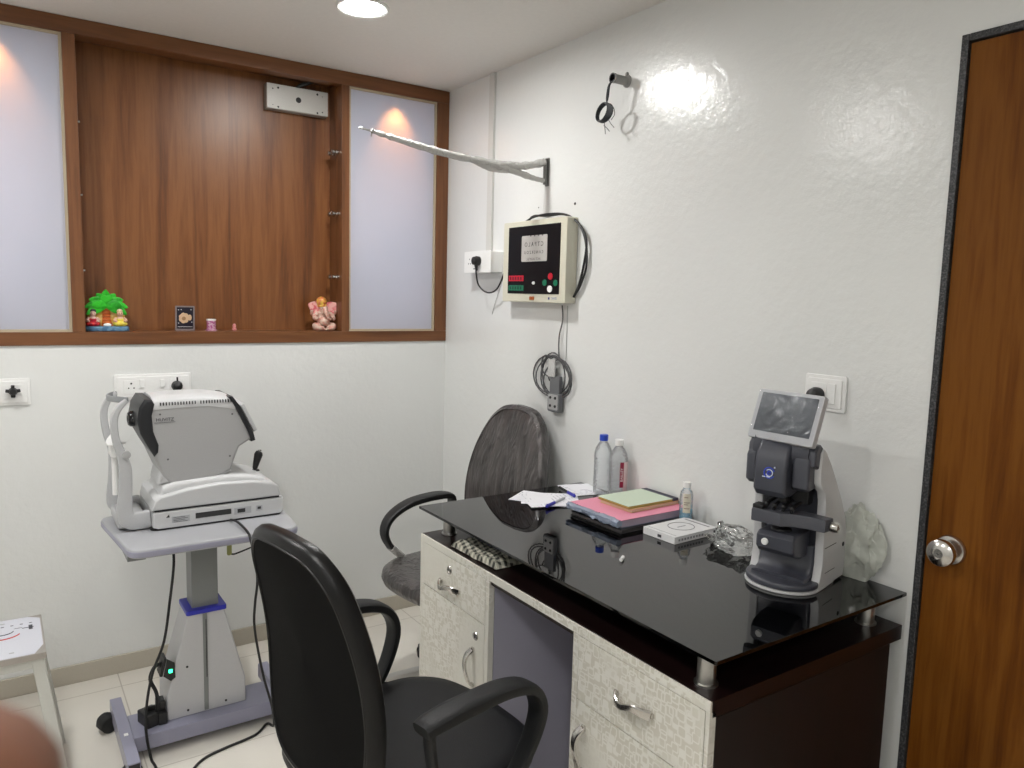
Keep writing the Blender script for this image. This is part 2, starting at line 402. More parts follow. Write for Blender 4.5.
g = G(); g.box((XL, YB - .08, 0), (0, YB, H)); fin(g, 'wall_front', WALL, kind=ST)
BASEM = mat('baseboard_tile', (.50, .46, .385), .25)
g = G(); g.box((XL, -.012, 0), (-.001, -.0005, .072), .003); fin(g, 'baseboard_back', BASEM, kind=ST)
g = G(); g.box((-.012, -2.255, 0), (-.0005, -.014, .072), .003); fin(g, 'baseboard_right', BASEM, kind=ST)
g = G(); g.box((XL + .0005, YB + .01, 0), (XL + .012, -.014, .072), .003); fin(g, 'baseboard_left', BASEM, kind=ST)
# door: granite frame, veneer leaf, round knob
fw = .016
g = G(); g.box((-.006, DY0 - fw, 0), (.07, DY0 - .0005, DZ - .0005), .002); g.box((-.006, DY1 + .0005, DZ - fw), (.07, DY0 - fw, DZ - .0005), .002)
g.box((-.006, DY1 + .0005, 0), (.07, DY1 + fw, DZ - fw), .002)
fr_ = fin(g, 'door_1', m_granite(), kind=ST)
g = G(); g.box((.002, DY1 + fw + .002, .006), (.036, DY0 - fw - .002, DZ - fw - .003), .0015); leaf = fin(g, 'door_leaf', DOORW, fr_)
KM = basis((0.002, -2.335, .944), (0, 1, 0), (0, 0, 1), (-1, 0, 0)) @ Matrix.Rotation(0, 4, 'Z')
g = G(); g.lathe([(.0, 0), (.034, 0), (.034, .004), (.031, .009), (.016, .012), (.013, .020), (.018, .024), (.0275, .030), (.030, .040), (.029, .050), (.022, .056), (.011, .058), (.010, .056), (0, .056)], 32, 0, KM)
g.box((-.0565, -2.3375, .943), (-.0535, -2.3325, .945), mi=1)
fin(g, 'door_knob', [CHROME, BLACKP], leaf)

# ------------------------------------------------------------------ teak niche with frosted windows
u = empty('wall_niche', 'brown teak wall unit with deep central niche between two frosted panes', 'wall unit', (-1.0, 0, UZ0))
yf = -.008
for a, b_, d in ((UZ0, 1.315, .10), (2.345, H - .001, .05)):
    g = G(); g.box((UX0, yf, a), (-.001, d, b_), .002); fin(g, 'rail', TEAKH, u)
for a, b in ((-.060, -.001), (-.515, -.480), (-1.525, -1.484), (UX0, UX0 + .06)):
    g = G(); g.box((a, yf + .001, 1.315), (b, .05, 2.345), .002); fin(g, 'upright', TEAKV, u)
g = G(); g.box((-1.5, .135, 1.26), (-.50, .155, H - .001)); fin(g, 'back_panel', TEAK, u)
for a, b in ((-.515, -.500), (-1.50, -1.484)):
    g = G(); g.box((a, .05, 1.315), (b, .15, 2.398)); fin(g, 'side_panel', TEAKV, u)
g = G(); g.box((-1.498, .05, 2.36), (-.502, .134, 2.398)); fin(g, 'top_board', TEAKH, u)
g = G(); g.box((-1.498, .1002, 1.29), (-.502, .1345, 1.315)); fin(g, 'shelf_board', TEAKH, u)
for z in (2.072, 1.816, 1.547):
    for y in (.028, .075):
        g = G(); M = basis((-.515, y, z), (0, 1, 0), (0, 0, 1), (-1, 0, 0))
        g.lathe([(0, 0), (.009, 0), (.009, .010), (.006, .013), (.006, .020), (.010, .022), (.010, .030), (0, .031)], 12, 0, M)
        fin(g, 'shelf_stud', CHROME, u)
    g = G(); M = basis((-1.484, .05, z - .01), (0, 1, 0), (0, 0, 1), (1, 0, 0)); g.lathe([(0, 0), (.005, 0), (.005, .010), (0, .011)], 10, 0, M); fin(g, 'shelf_stud', CHROME, u)
def window(name, x0, x1):
    g = G(); b = .009
    z0, z1 = 1.315, 2.345
    g.box((x0, .002, z0), (x0 + b, .018, z1)); g.box((x1 - b, .002, z0), (x1, .018, z1)); g.box((x0 + b, .002, z0), (x1 - b, .018, z0 + b)); g.box((x0 + b, .002, z1 - b), (x1 - b, .018, z1))
    w = fin(g, name, BEAD, kind=ST)
    g = G(); g.box((x0 + .004, .010, z0 + .004), (x1 - .004, .015, z1 - .004)); fin(g, 'pane', FROST, w)
window('window_1', -1.97, -1.525); window('window_2', -.480, -.060)
# unseen white light boxes added behind the panes to make them glow
CH = mat('chamber_white', (.7, .7, .72), .9)
for x0, x1 in ((-2.03, -1.50), (-.50, -.001)):
    g = G(); g.box((x0 + .001, .39, 1.27), (x1, .399, 2.398)); g.box((x0 + .001, .16, 1.27), (x0 + .012, .39, 2.398)); g.box((x1 - .012, .16, 1.27), (x1, .39, 2.398))
    fin(g, 'light_box_1' if x0 < -1 else 'light_box_2', CH, kind=ST)
def light(name, typ, loc, power, col, rot=(0, 0, 0), **kw):
    ld = bpy.data.lights.new(name, typ); ld.energy = power; ld.color = col
    for k, v in kw.items(): setattr(ld, k, v)
    o = bpy.data.objects.new(name, ld); COL.objects.link(o); o.location = loc; o.rotation_euler = rot; return o
for i, (x, xs) in enumerate(((-1.765, -1.735), (-.27, -.262))):
    light('pane_fill_light', 'AREA', (x, .30, 1.85), 0.5, (.90, .93, 1.), (PI / 2, 0, PI), shape='RECTANGLE', size=.3, size_y=.9)  # unseen area fill added to light each pane from behind
    light('niche_warm_spot', 'SPOT', (xs, .088, 2.340), 6., (1., .36, .09), (math.radians(-20), 0, 0), spot_size=math.radians(72), spot_blend=.9, shadow_soft_size=.01)

# ------------------------------------------------------------------ ceiling lights
RIM = mat('light_rim', (.75, .75, .73), .4)
DIFF, nt, b = nodes('light_diffuser')
b.inputs['Base Color'].default_value = (1, 1, 1, 1); b.inputs['Emission Color'].default_value = (1., .99, .965, 1); b.inputs['Emission Strength'].default_value = 105.
lamps = [(-.727, -.725, 'round recessed ceiling light above the far corner of the room'),
         (-1.985, -.85, 'round recessed ceiling light above the grey stool'),
         (-2.0, -2.25, 'round recessed ceiling light left of the black office chair'),
         (-2.2, -3.75, 'round recessed ceiling light behind the viewer on the far left')]
for x, y, lb in lamps:
    t = empty('ceiling_light', lb, 'ceiling light', (x, y, H), group='round ceiling lights')
    g = G(); g.lathe([(.068, 0), (.085, 0), (.085, -.004), (.080, -.008), (.070, -.006), (.068, -.001)], 40, 0, Matrix.Translation((x, y, H))); fin(g, 'rim', RIM, t)
    g = G(); g.lathe([(0, -.0015), (.0695, -.0015), (.0695, -.003), (0, -.005)], 40, 0, Matrix.Translation((x, y, H))); fin(g, 'diffuser', DIFF, t)

# ------------------------------------------------------------------ desk
dk = empty('desk', 'office desk with black glass top, patterned cream drawers and dark side panel', 'desk', (-.34, -1.66, 0))
X0, X1, Y0, Y1 = -.67, -.012, -1.075, -2.25     # Y0 far end, Y1 near end
CT = .738
g = G(); g.box((X0 + .002, Y1, CT - .035), (X1, Y0, CT), .0015); fin(g, 'counter', WENGE, dk)
g = G(); g.box((X0 + .004, Y1 + .0005, 0), (-.058, Y1 + .02, CT - .036), .0015); fin(g, 'side_panel', WENGEV, dk)
g = G(); g.box((X0 + .004, Y0 - .02, 0), (-.058, Y0, CT - .036), .0015); fin(g, 'side_panel', WENGEV, dk)
# cream face frame
g = G(); xf = X0 - .004
g.box((xf, Y1, .716), (X0 + .002, Y0, CT - .001), .001)
for a, b_ in ((Y0 - .018, Y0), (-1.478, -1.460), (-1.862, -1.842), (Y1, Y1 + .010)): g.box((xf, a, 0.0), (X0 + .014, b_, .716), .001)
for a, b_ in ((-1.46, Y0 - .018), (Y1 + .01, -1.862)): g.box((xf, a, 0), (X0 + .014, b_, .075), .001)
fin(g, 'face_frame', LAM, dk)
g = G()
g.box((-.085, -1.842, .0), (-.068, -1.478, .70)); g.box((X0 + .016, -1.476, 0), (-.086, -1.466, .70)); g.box((X0 + .016, -1.855, 0), (-.086, -1.844, .70)); g.box((X0 + .03, -1.842, .698), (-.086, -1.478, .7025))
fin(g, 'knee_panel', VIOLET, dk)
def handle(y, z, vert, par):
    pts = []
    Lh = .105
    for i in range(9):
        t = i / 8; a = (t - .5) * Lh
        off = -.006 - .022 * math.sin(PI * t) ** .6; wob = .006 * math.sin(2 * PI * t)
        pts.append((xf + off, y + (wob if vert else a), z + (-a if vert else wob)))
    g = G(); g.sweep(pts, circ(.0105, .004, 10, 3), (0, 0, 1) if not vert else (0, 1, 0), 0, 3, [(1.1, 1.1), (.8, 1), (.65, 1.1), (.8, 1), (1.1, 1.1)])
    for q in (pts[0], pts[-1]): g.box((q[0], q[1] - .006, q[2] - .006), (xf, q[1] + .006, q[2] + .006), .002)
    fin(g, 'handle', CHROME, par)
def lock(y, z, par):
    g = G(); M = basis((xf, y, z), (0, 1, 0), (0, 0, 1), (-1, 0, 0)); g.lathe([(0, 0), (.0125, 0), (.0125, .002), (.0105, .0045), (.0085, .0045), (.008, .003), (0, .003)], 20, 0, M)
    g.box((xf - .0042, y - .0012, z - .005), (xf - .0028, y + .0012, z + .005), mi=1); fin(g, 'lock', [CHROME, BLACKP], par)
def front(kind, y0, y1, z0, z1, hy, hz, vert, lk=None):
    g = G(); g.box((xf - .0003, y0 + .0014, z0 + .0014), (X0 + .012, y1 - .0014, z1 - .0014), .0006); o = fin(g, kind, LAM, dk)
    handle(hy, hz, vert, o)
    if lk: lock(lk[0], lk[1], o)
    return o
front('drawer', -1.460, Y0 - .018, .583, .716, -1.268, .630, False, (-1.262, .678))
front('door', -1.460, Y0 - .018, .075, .583, -1.404, .44, True, (-1.415, .535))
front('drawer', Y1 + .010, -1.862, .563, .716, -2.05, .640, False)
front('door', Y1 + .010, -1.862, .075, .563, -1.893, .455, True)
g = G(); g.prism(rrect(-.665, -2.25, -.002, -1.040, .004), 'z', .807, .815, .0012); fin(g, 'glass_top', GLASSTOP, dk)
for x, y in ((-.625, -2.195), (-.075, -2.195), (-.60, -1.125), (-.075, -1.125)):
    g = G(); g.lathe([(0, CT), (.024, CT), (.024, CT + .004), (.019, CT + .005), (.019, .802), (.022, .803), (.022, .8065), (0, .8065)], 24, 0, Matrix.Translation((x, y, 0))); fin(g, 'standoff', STEEL, dk)
# power hole + far standoff done; folded checked cloth on the counter
def pillow_cloth():
    g = G(); n = 26; rings = []
    def pt(i, j, s):
        a, b2 = i / n, j / n
        x, y = (a - .5) * .10, (b2 - .5) * .235
        e = min(a, 1 - a, b2, 1 - b2); ro = min(1, e / .10) ** .5
        z = .004 + .017 * ro + .003 * math.sin(a * 22 + b2 * 3) * ro + .003 * math.sin(b2 * 9)
        return V((x, y, z if s else .0005 + .003 * (1 - ro)))
    t = bmesh.new()
    for s in (1, 0):
        vs = [[t.verts.new(pt(i, j, s)) for j in range(n + 1)] for i in range(n + 1)]
        for i in range(n):
            for j in range(n): 
                f = (vs[i][j], vs[i + 1][j], vs[i + 1][j + 1], vs[i][j + 1]); t.faces.new(f if s else f[::-1])
    bmesh.ops.remove_doubles(t, verts=list(t.verts), dist=.0035)
    g.take(t, 0, Matrix.Translation((-.605, -1.355, CT + .0005)) @ Matrix.Rotation(.04, 4, 'Z')); return g
fin(pillow_cloth(), 'folded_cloth', m_check(), label='folded black and cream checked cloth on the counter under the glass', cat='cloth', origin=(-.605, -1.355, CT))

# ------------------------------------------------------------------ office chairs
def outline(pts, k=5):
    """closed smooth outline from right-half points (u>=0), mirrored"""
    full = [V((p[0], p[1], 0)) for p in pts] + [V((-p[0], p[1], 0)) for p in reversed(pts)]
    return [(q.x, q.y) for q in crom(full, k, True)]
def puff(g, out, M, prof, mis, deform=None, c=None):
    cx = c[0] if c else 0; cy = c[1] if c else sum(p[1] for p in out) / len(out)
    rings = []
    for s, w in prof:
        r = []
        for a, b2 in out:
            p = V((cx + (a - cx) * s, cy + (b2 - cy) * s, w))
            if deform: p = deform(p)
            r.append(M @ p)
        rings.append(r)
    g.loft(rings, 0, True, None, mis=mis)
def chair(label, loc, rz, style):
    t = empty('office_chair', label, 'office chair', loc, rz)
    M0 = ROOTM[t.name]
    if style == 'black':
        fab = mat('chair_rear_fabric', (.0035, .0035, .0035), .85, spec=.12, bmp=.25, bscale=500); lea = mat('black_leatherette', (.003, .003, .0035), .34, spec=.35, bmp=.12, bscale=350)
        seatm = mat('seat_leatherette', (.0055, .006, .0075), .5, spec=.3, bmp=.15, bscale=350); armm = mat('arm_plastic', (.007, .0075, .0085), .48, spec=.35, bmp=.1, bscale=300); basem = BLACKP
        backs = [fab, lea, seatm]
    else:
        w1 = m_wrapped('wrapped_brown_fabric', (.022, .018, .018), (.075, .064, .062)); backs = [w1, w1, w1]; seatm = w1; armm = mat('arm_plastic_2', (.018, .018, .019), .5); basem = mat('wrapped_chrome', (.55, .54, .52), .3, .8, bmp=.3, bscale=60)
    # seat
    g = G(); out = outline([(.0, -.245), (.13, -.243), (.215, -.20), (.245, -.10), (.25, .03), (.235, .15), (.17, .225), (.07, .25)])
    prof = [(.02, .395), (.6, .395), (.86, .402), (.965, .42), (1., .443), (.985, .465), (.93, .478), (.8, .482), (.5, .476), (.02, .474)]
    Ms = M0 @ basis((0, 0, 0), (0, 1, 0), (1, 0, 0), (0, 0, 1))
    puff(g, out, Ms, [(a, b2) for a, b2 in prof], [0] * 10, c=(0, 0)); fin(g, 'seat', seatm, t)
    # backrest
    wd = .235; hh = .60
    if style == 'black': bo = outline([(.0, 0), (.13, .005), (.185, .05), (.206, .16), (.204, .27), (.190, .40), (.168, .495), (.115, .552), (0.04, .568)], 5)
    else: bo = outline([(.0, 0), (.14, .01), (.20, .07), (.218, .18), (.215, .30), (.195, .43), (.15, .54), (.09, .598), (0.03, .612)], 5)
    rec = math.radians(8. if style == 'black' else 6.5)
    T = Matrix.Translation((-.235, 0, .455)) @ Matrix.Rotation(-rec, 4, 'Y')
    Mb = M0 @ T @ basis((0, 0, 0), (0, 1, 0), (0, 0, 1), (1, 0, 0))
    def df(p):
        return V((p.x, p.y, p.z + .55 * p.x * p.x + .022 * math.sin(PI * p.y / .6) ** 2))
    dz = .6 if style == 'black' else .8
    g = G(); pr = [(.02, -.030), (.5, -.030), (.80, -.030), (.905, -.031), (.915, -.036), (.95, -.034), (.985, -.020), (1., .0), (.99, .022), (.94, .036), (.93, .032), (.90, .036), (.7, .048), (.3, .052), (.02, .052)]
    pr = [(a, b2 * dz) for a, b2 in pr]; puff(g, bo, Mb, pr, [0, 0, 0, 1, 1, 1, 1, 1, 1, 1, 2, 2, 2, 2, 2], df, (0, .30)); fin(g, 'backrest', backs, t)
    def rimline(s, w, r, name, m_):
        pts = []
        for a, b2 in bo: pts.append(Mb @ df(V((a * s, .30 + (b2 - .30) * s, w))))
        g = G(); g.tube(pts, r, 6, closed=True); fin(g, name, m_, t)
    if style == 'black': rimline(.918, -.0205, .0028, 'piping', lea)
    # connecting bar between seat and back
    g = G(); g.sweep([M0 @ V(q) for q in ((-.05, 0, .385), (-.18, 0, .382), (-.225, 0, .41), (-.240, 0, .47), (-.240, 0, .50))], circ(.035, .006, 10, 4), M0.to_3x3() @ V((0, 1, 0)), 0, 4); fin(g, 'back_bar', BLACKP, t)
    # arms: flat loop
    for s in (-1, 1):
        g = G(); y = s * (.262 if style == 'black' else .240)
        pts = [(-.178, y * 1.03, .676), (-.15, y * 1.03, .682), (-.08, y * 1.04, .688), (.03, y * 1.04, .686), (.108, y * 1.03, .660), (.140, y * 1.02, .600), (.115, y, .520), (.06, y * .97, .445), (.00, y * .9, .402), (-.02, y * .5, .392)]
        if style != 'black': pts = [(-.14, y * .98, .430), (-.15, y, .53), (-.155, y * 1.02, .625), (-.15, y * 1.03, .672), (-.08, y * 1.04, .684), (.04, y * 1.04, .676), (.13, y * 1.03, .640), (.165, y * 1.02, .585), (.14, y, .520), (.06, y * .97, .445), (.00, y * .9, .402), (-.02, y * .5, .392)]
        sc = [(.95, 1.3), (1.1, 1.4), (1.15, 1.5), (1.15, 1.5)] + [(1.1, 1.4), (1., 1.3), (.9, 1.2), (.8, 1.1), (.75, 1), (.7, .9), (.6, .8)] if style == 'black' else [(.55, 1), (.6, 1), (.75, 1.1), (1., 1.3), (1.15, 1.5), (1.1, 1.45), (1., 1.3), (.9, 1.2), (.8, 1.1), (.8, 1), (.7, .9), (.6, .8)]
        g.sweep([M0 @ V(p) for p in pts], circ(.026, .0095, 14, 3.5), M0.to_3x3() @ V((0, 1, 0)), 0, 5, sc)
        if style == 'black': g.sweep([M0 @ V(p) for p in ((-.160, y * 1.03, .668), (-.150, y * 1.02, .60), (-.125, y, .50), (-.09, y * .96, .43), (-.05, y * .85, .395))], circ(.016, .007, 12, 3), M0.to_3x3() @ V((0, 1, 0)), 0, 4)
        ar = fin(g, 'armrest', armm, t)
        if style != 'black':
            g = G(); q = [V(p) for p in pts[8:11]]; g.sweep([M0 @ p for p in q], circ(.027, .0125, 14, 3.), M0.to_3x3() @ V((0, 1, 0)), 0, 4); fin(g, 'wrap', FILM2, ar)
    g = G(); g.box((-.10, -.08, .362), (.10, .08, .396), .008, M=M0); fin(g, 'tilt_mechanism', BLACKP, t)
    g = G(); g.lathe([(0, .06), (.028, .06), (.028, .20), (.024, .21), (.014, .212), (.014, .365), (0, .365)], 20, 0, M0); fin(g, 'gas_lift', BLACKP if style == 'black' else CHROME, t)
    g = G(); g.lathe([(0, .062), (.04, .062), (.045, .075), (.042, .105), (.03, .115), (0, .115)], 24, 0, M0)
    for k in range(5):
        a = 2 * PI * k / 5 + (.45 if style == 'black' else .768); d = V((math.cos(a), math.sin(a), 0)); sd = V((-d.y, d.x, 0))
        g.sweep([M0 @ (d * q + V((0, 0, z))) for q, z in ((.02, .09), (.15, .085), (.27, .068), (.295, .062))], circ(.024, .014, 10, 3), M0.to_3x3() @ sd, 0, 2, [(1.1, 1.2), (.9, .9), (.7, .6), (.55, .5)])
    fin(g, 'star_base', basem, t)
    for k in range(5):
        a = 2 * PI * k / 5 + (.45 if style == 'black' else .768); c = V((math.cos(a) * .285, math.sin(a) * .285, .0265)); cast(M0 @ Matrix.Translation(c) @ Matrix.Rotation(a + 1.2, 4, 'Z'), t)
    return t
def cast(M, par, top=.055):
    g = G()
    for s in (-1, 1):
        g.lathe([(0, -.009), (.018, -.009), (.0262, -.006), (.0262, .006), (.018, .009), (0, .009)], 18, 0, M @ Matrix.Translation((0, s * .013, 0)) @ Matrix.Rotation(PI / 2, 4, 'X'))
    g.box((-.012, -.003, -.004), (.010, .003, .032), .001, M=M); g.lathe([(0, .0), (.006, .0), (.006, top - .0265), (0, top - .0265)], 10, 0, M)
    g.sweep([M @ V(p) for p in ((-.028, 0, -.004), (-.022, 0, .020), (0, 0, .031), (.020, 0, .022))], circ(.023, .0025, 8, 3), M.to_3x3() @ V((0, 1, 0)), 0, 3)
    fin(g, 'caster', RUBBER, par)
FILM2 = m_creased('silver_plastic_wrap', (.42, .41, .39), .25, .8, 70., .8)
chair('black office chair in front of the desk seen from behind', (-1.0, -1.665, 0), math.radians(10), 'black')
chair('plastic-wrapped office chair behind the desk in the corner', (-.366, -.783, 0), math.radians(188), 'wrapped')

# ------------------------------------------------------------------ motorised instrument table
LILAC = mat('lilac_grey_metal', (.30, .30, .40), .35, coat=.2); LILT = mat('pale_grey_laminate', (.40, .405, .43), .35); LGREY = mat('light_grey_plastic', (.56, .56, .575), .4)
GREYM = mat('grey_column_metal', (.24, .25, .25), .4, .3)
it = empty('instrument_table', 'grey height-adjustable instrument table on a lilac H base with casters', 'instrument table', (-1.22, -.53, 0))
def tabo(e):
    c = [(-1.490 - e, -.285 + e), (-1.450 - e, -.715 - e), (-.940 + e, -.715 - e), (-.905 + e, -.285 + e)]; o = []
    for i in range(4):
        p, a, b2 = V(c[i] + (0,)), V(c[i - 1] + (0,)), V(c[(i + 1) % 4] + (0,)); p0 = p + (a - p).normalized() * .045; p1 = p + (b2 - p).normalized() * .045
        for k in range(6): t = k / 5; q = p0 * (1 - t) ** 2 + p * 2 * t * (1 - t) + p1 * t * t; o.append((q.x, q.y))
    return o
g = G(); g.prism(tabo(0), 'z', .672, .700, .006, seg=3); fin(g, 'table_top', LILT, it)
EDGE = mat('lilac_edge', (.33, .33, .42), .4)
g = G(); g.prism(tabo(.0015), 'z', .676, .694, .003); fin(g, 'edge_band', EDGE, it)
g = G(); g.box((-1.30, -.62, .655), (-1.12, -.44, .672), .003); g.box((-1.452, -.66, .652), (-1.40, -.36, .672), .002); fin(g, 'top_bracket', GREYM, it)
g = G(); g.box((-1.257, -.585, .30), (-1.174, -.50, .656), .004); fin(g, 'column', GREYM, it)
g = G()
# tapering cover
def cover_ring(z):
    if z > .42: a, b_, y0, y1 = -1.276, -1.158, -.600, -.485
    elif z > .165:
        k = (.42 - z) / .255; a, b_, y0, y1 = -1.276 - .062 * k, -1.158 + .062 * k, -.600 - .002 * k, -.485 + .02 * k
    else: a, b_, y0, y1 = -1.342, -1.094, -.604, -.455
    return [(x, y, z) for x, y in rrect(a, y0, b_, y1, .006, 3)]
g.loft([cover_ring(z) for z in (.082, .15, .165, .415, .421)]); cov = fin(g, 'column_cover', LGREY, it)
g = G(); g.box((-1.229, -.6062, .085), (-1.215, -.603, .42), .001); fin(g, 'cable_slot', GREYM, cov)
g = G(); g.box((-1.2205, -.6068, .20), (-1.218, -.6060, .40)); fin(g, 'scale_strip', BLACKP, cov)
g = G(); g.prism(rrect(-1.279, -.607, -1.152, -.478, .008), 'z', .421, .437, .003); fin(g, 'collar', mat('blue_plastic', (.03, .035, .42), .35), it)
for x, z in ((-1.28, .10), (-1.16, .10), (-1.28, .25)):
    g = G(); g.lathe([(0, 0), (.004, 0), (.0035, .002), (0, .002)], 10, 0, basis((x, -.605, z), (1, 0, 0), (0, 0, 1), (0, -1, 0))); fin(g, 'screw', BLACKP, cov)
g = G(); g.box((-1.45, -.655, .030), (-.99, -.50, .080), .004); fin(g, 'crossbeam', LILAC, it)
for xc in (-1.468, -.972):
    g = G(); g.box((xc - .018, -.805, .035), (xc + .018, -.375, .088), .003); f = fin(g, 'foot_bar', LILAC, it)
    g = G(); g.box((xc - .015, -.8065, .039), (xc + .015, -.8045, .084), .001); g.box((xc - .005, -.808, .045), (xc + .005, -.8064, .06), mi=1); fin(g, 'end_cap', [BLACKP, WHITEP], f)
    g = G(); g.box((xc - .006, -.64, .0882), (xc + .006, -.625, .0888)); fin(g, 'white_tab', WHITEP, f)
    for y in (-.76, -.42):
        sx = -1 if xc < -1.2 else 1
        cast(Matrix.Translation((xc + sx * .030 * (1 if y > -.6 else 0), y, .0265)) @ Matrix.Rotation(.3, 4, 'Z'), it, .04)
# switch and mains plug on the cover
g = G(); Mx = basis((-1.350, -.575, .262), (0, -1, 0), V((.25, 0, 1)), V((-1, 0, .25)))
g.box((-.030, -.030, -.004), (.026, .030, .006), .003, 0, M=Mx); g.box((-.008, -.006, .006), (.010, .010, .009), .001, 0, M=Mx)
GRN = mat('green_indicator', (.02, .9, .25), .4, emit=3.)
fin(g, 'power_switch', [BLACKP, GRN], it)
g = G(); g.prism([(-1.352, .236), (-1.340, .292), (-1.318, .275), (-1.316, .225), (-1.330, .215)], 'y', -.6075, -.603, .001); fin(g, 'switch_surround', BLACKP, it)
g = G(); g.box((-1.3365, -.6105, .245), (-1.3255, -.607, .256), .001); fin(g, 'indicator', GRN, it)

def cable(name, pts, r, label, cat='cable', m_=None, sm=6, par=None, group=None):
    g = G(); g.tube(pts, r, 8, 0, sm)
    return fin(g, name, m_ or CABLE, par, label=label if par is None else None, cat=cat if par is None else None, group=group)
cable('power_cable', [(-1.12, -.545, .706), (-1.112, -.60, .712), (-1.106, -.70, .704), (-1.103, -.728, .68), (-1.092, -.735, .62), (-1.085, -.73, .546), (-1.092, -.725, .47), (-1.094, -.72, .40), (-1.083, -.72, .307), (-1.06, -.71, .19), (-1.04, -.72, .10), (-1.025, -.69, .012), (-1.04, -.66, .006), (-1.092, -.705, .005), (-1.194, -.729, .005), (-1.261, -.751, .005), (-1.31, -.80, .005), (-1.37, -.90, .005)], .0042,
      'black cable running from the eye-test machine over the table edge to the floor')
cable('power_cable', [(-1.305, -.55, .655), (-1.312, -.60, .60), (-1.328, -.61, .486), (-1.35, -.62, .36), (-1.385, -.625, .27), (-1.405, -.63, .18), (-1.415, -.66, .10), (-1.405, -.67, .012), (-1.40, -.71, .006), (-1.39, -.80, .005), (-1.36, -.87, .005)], .0042,
      'black cable hanging from under the instrument table beside the column')
cable('power_cable', [(-1.352, -.580, .27), (-1.375, -.59, .268), (-1.39, -.60, .235), (-1.375, -.61, .19), (-1.37, -.60, .14), (-1.378, -.60, .104)], .006, 'thick short black cable plugged in beside the green switch')
g = G()
for (x, y, w, d, h, rz) in ((-1.392, -.585, .05, .07, .042, .3), ):
    g.box((-w / 2, -d / 2, 0), (w / 2, d / 2, h), .004, M=Matrix.Translation((x, y, .0805)) @ Matrix.Rotation(rz, 4, 'Z'))
g.box((-.016, -.004, .042), (.016, .004, .058), .002, M=Matrix.Translation((-1.392, -.585, .08)))
fin(g, 'power_adapter', BLACKP, label='black power adapter on the crossbeam next to the left foot bar', cat='power adapter', origin=(-1.392, -.585, .0805))
g = G(); g.box((-1.373, -.62, .0805), (-1.345, -.545, .120), .004); g.box((-1.372, -.60, .121), (-1.347, -.555, .150), .004); fin(g, 'power_adapter', BLACKP, label='stacked black power adapters tight against the column cover', cat='power adapter', origin=(-1.36, -.58, .0805))
# hanging tag under the top
t_ = empty('hanging_tag', 'small olive tag on a looped cable hanging below the table top', 'tag', (-1.130, -.58, .60))
g = G(); g.tube([(-1.140, -.58, .672), (-1.137, -.58, .655), (-1.133, -.58, .645)], .002, 6); g.prism(rrect(-1.143, .595, -1.127, .645, .006), 'y', -.583, -.577, .002, 1); fin(g, 'tag_body', [CABLE, mat('olive_tag', (.32, .33, .12), .5)], t_)
g = G(); g.tube([(-1.115, -.58, .672), (-1.05, -.58, .645), (-1.04, -.58, .62), (-1.110, -.58, .598), (-1.128, -.58, .598)], .003, 6, 0, 4); fin(g, 'loop', CABLE, t_)

# ------------------------------------------------------------------ auto-refractometer
AR1 = mat('instrument_grey', (.42, .42, .425), .42, coat=.15); AR2 = mat('instrument_light', (.60, .605, .615), .38); AR3 = mat('instrument_charcoal', (.022, .023, .026), .38, spec=.35)
AR4 = mat('instrument_dark_grey', (.10, .10, .10), .5)  # dark grey of the label lines and screw heads
ar = empty('refractometer', 'grey eye-test refractometer with black joystick standing on the instrument table', 'eye-test machine', (-1.15, -.42, .70))
# lower base
g = G(); g.prism([(-1.360, .712), (-1.345, .7055), (-.948, .7055), (-.940, .715), (-.942, .762), (-1.360, .762)], 'y', -.545, -.27, .006, 0); base_ = fin(g, 'base', AR2, ar)
g = G()
for (a, b_, z0, z1, mi) in ((-1.232, -1.118, .727, .745, 0), (-1.108, -1.052, .722, .746, 1), (-1.098, -1.072, .727, .741, 0), (-1.036, -1.014, .726, .744, 1), (-1.031, -1.019, .731, .740, 0), (-1.305, -1.250, .722, .744, 1)):
    g.box((a, -.5462 - (.0004 if mi == 0 else 0), z0), (b_, -.544, z1), .0008, mi)
g.prism([(-1.322, .742), (-1.313, .752), (-1.311, .742)], 'y', -.5466, -.544, 0, 0)
fin(g, 'port_panel', [mat('port_dark', (.03, .03, .03), .5), mat('port_grey', (.45, .46, .48), .4)], base_)
g = G(); Mt = basis((-1.278, -.5463, .7335), (1, 0, 0), (0, 0, 1)); 
for k in range(4): g.box((-1.300, -.5466, .724 + k * .005), (-1.256 - .008 * (k % 2), -.5460, .7255 + k * .005))
fin(g, 'label_lines', AR4, base_)
g = G(); g.prism(rrect(-1.366, -.538, -.944, -.277, .02), 'z', .7005, .7065, .001); fin(g, 'base_foot', RUBBER, base_)
# carriage
g = G(); pr = [(-1.372, .768), (-1.368, .822), (-1.352, .842), (-1.300, .856), (-1.13, .868), (-1.06, .858), (-.985, .838), (-.958, .815), (-.948, .768)]
g.prism([(-1.362, .768), (-1.354, .800), (-1.335, .812), (-1.25, .828), (-1.15, .836), (-1.04, .830), (-.975, .818), (-.957, .804), (-.948, .768)], 'y', -.545, -.275, .007, 0, 3)
g.prism([(-1.338, .805), (-1.325, .838), (-1.29, .848), (-1.13, .856), (-1.06, .850), (-1.0, .836), (-.972, .808)], 'y', -.520, -.298, .016, 0, 4); fin(g, 'carriage', AR2, ar)
g = G(); g.prism([(-1.355, .7605), (-1.355, .7685), (-.954, .7685), (-.954, .7605)], 'y', -.538, -.29); fin(g, 'gap_seal', AR3, ar)
# neck between carriage and head
g = G(); g.prism([(-1.335, .840), (-1.325, .885), (-1.12, .905), (-1.10, .862), (-1.13, .85)], 'y', -.500, -.325, .015, 0, 3); fin(g, 'neck', AR2, ar)
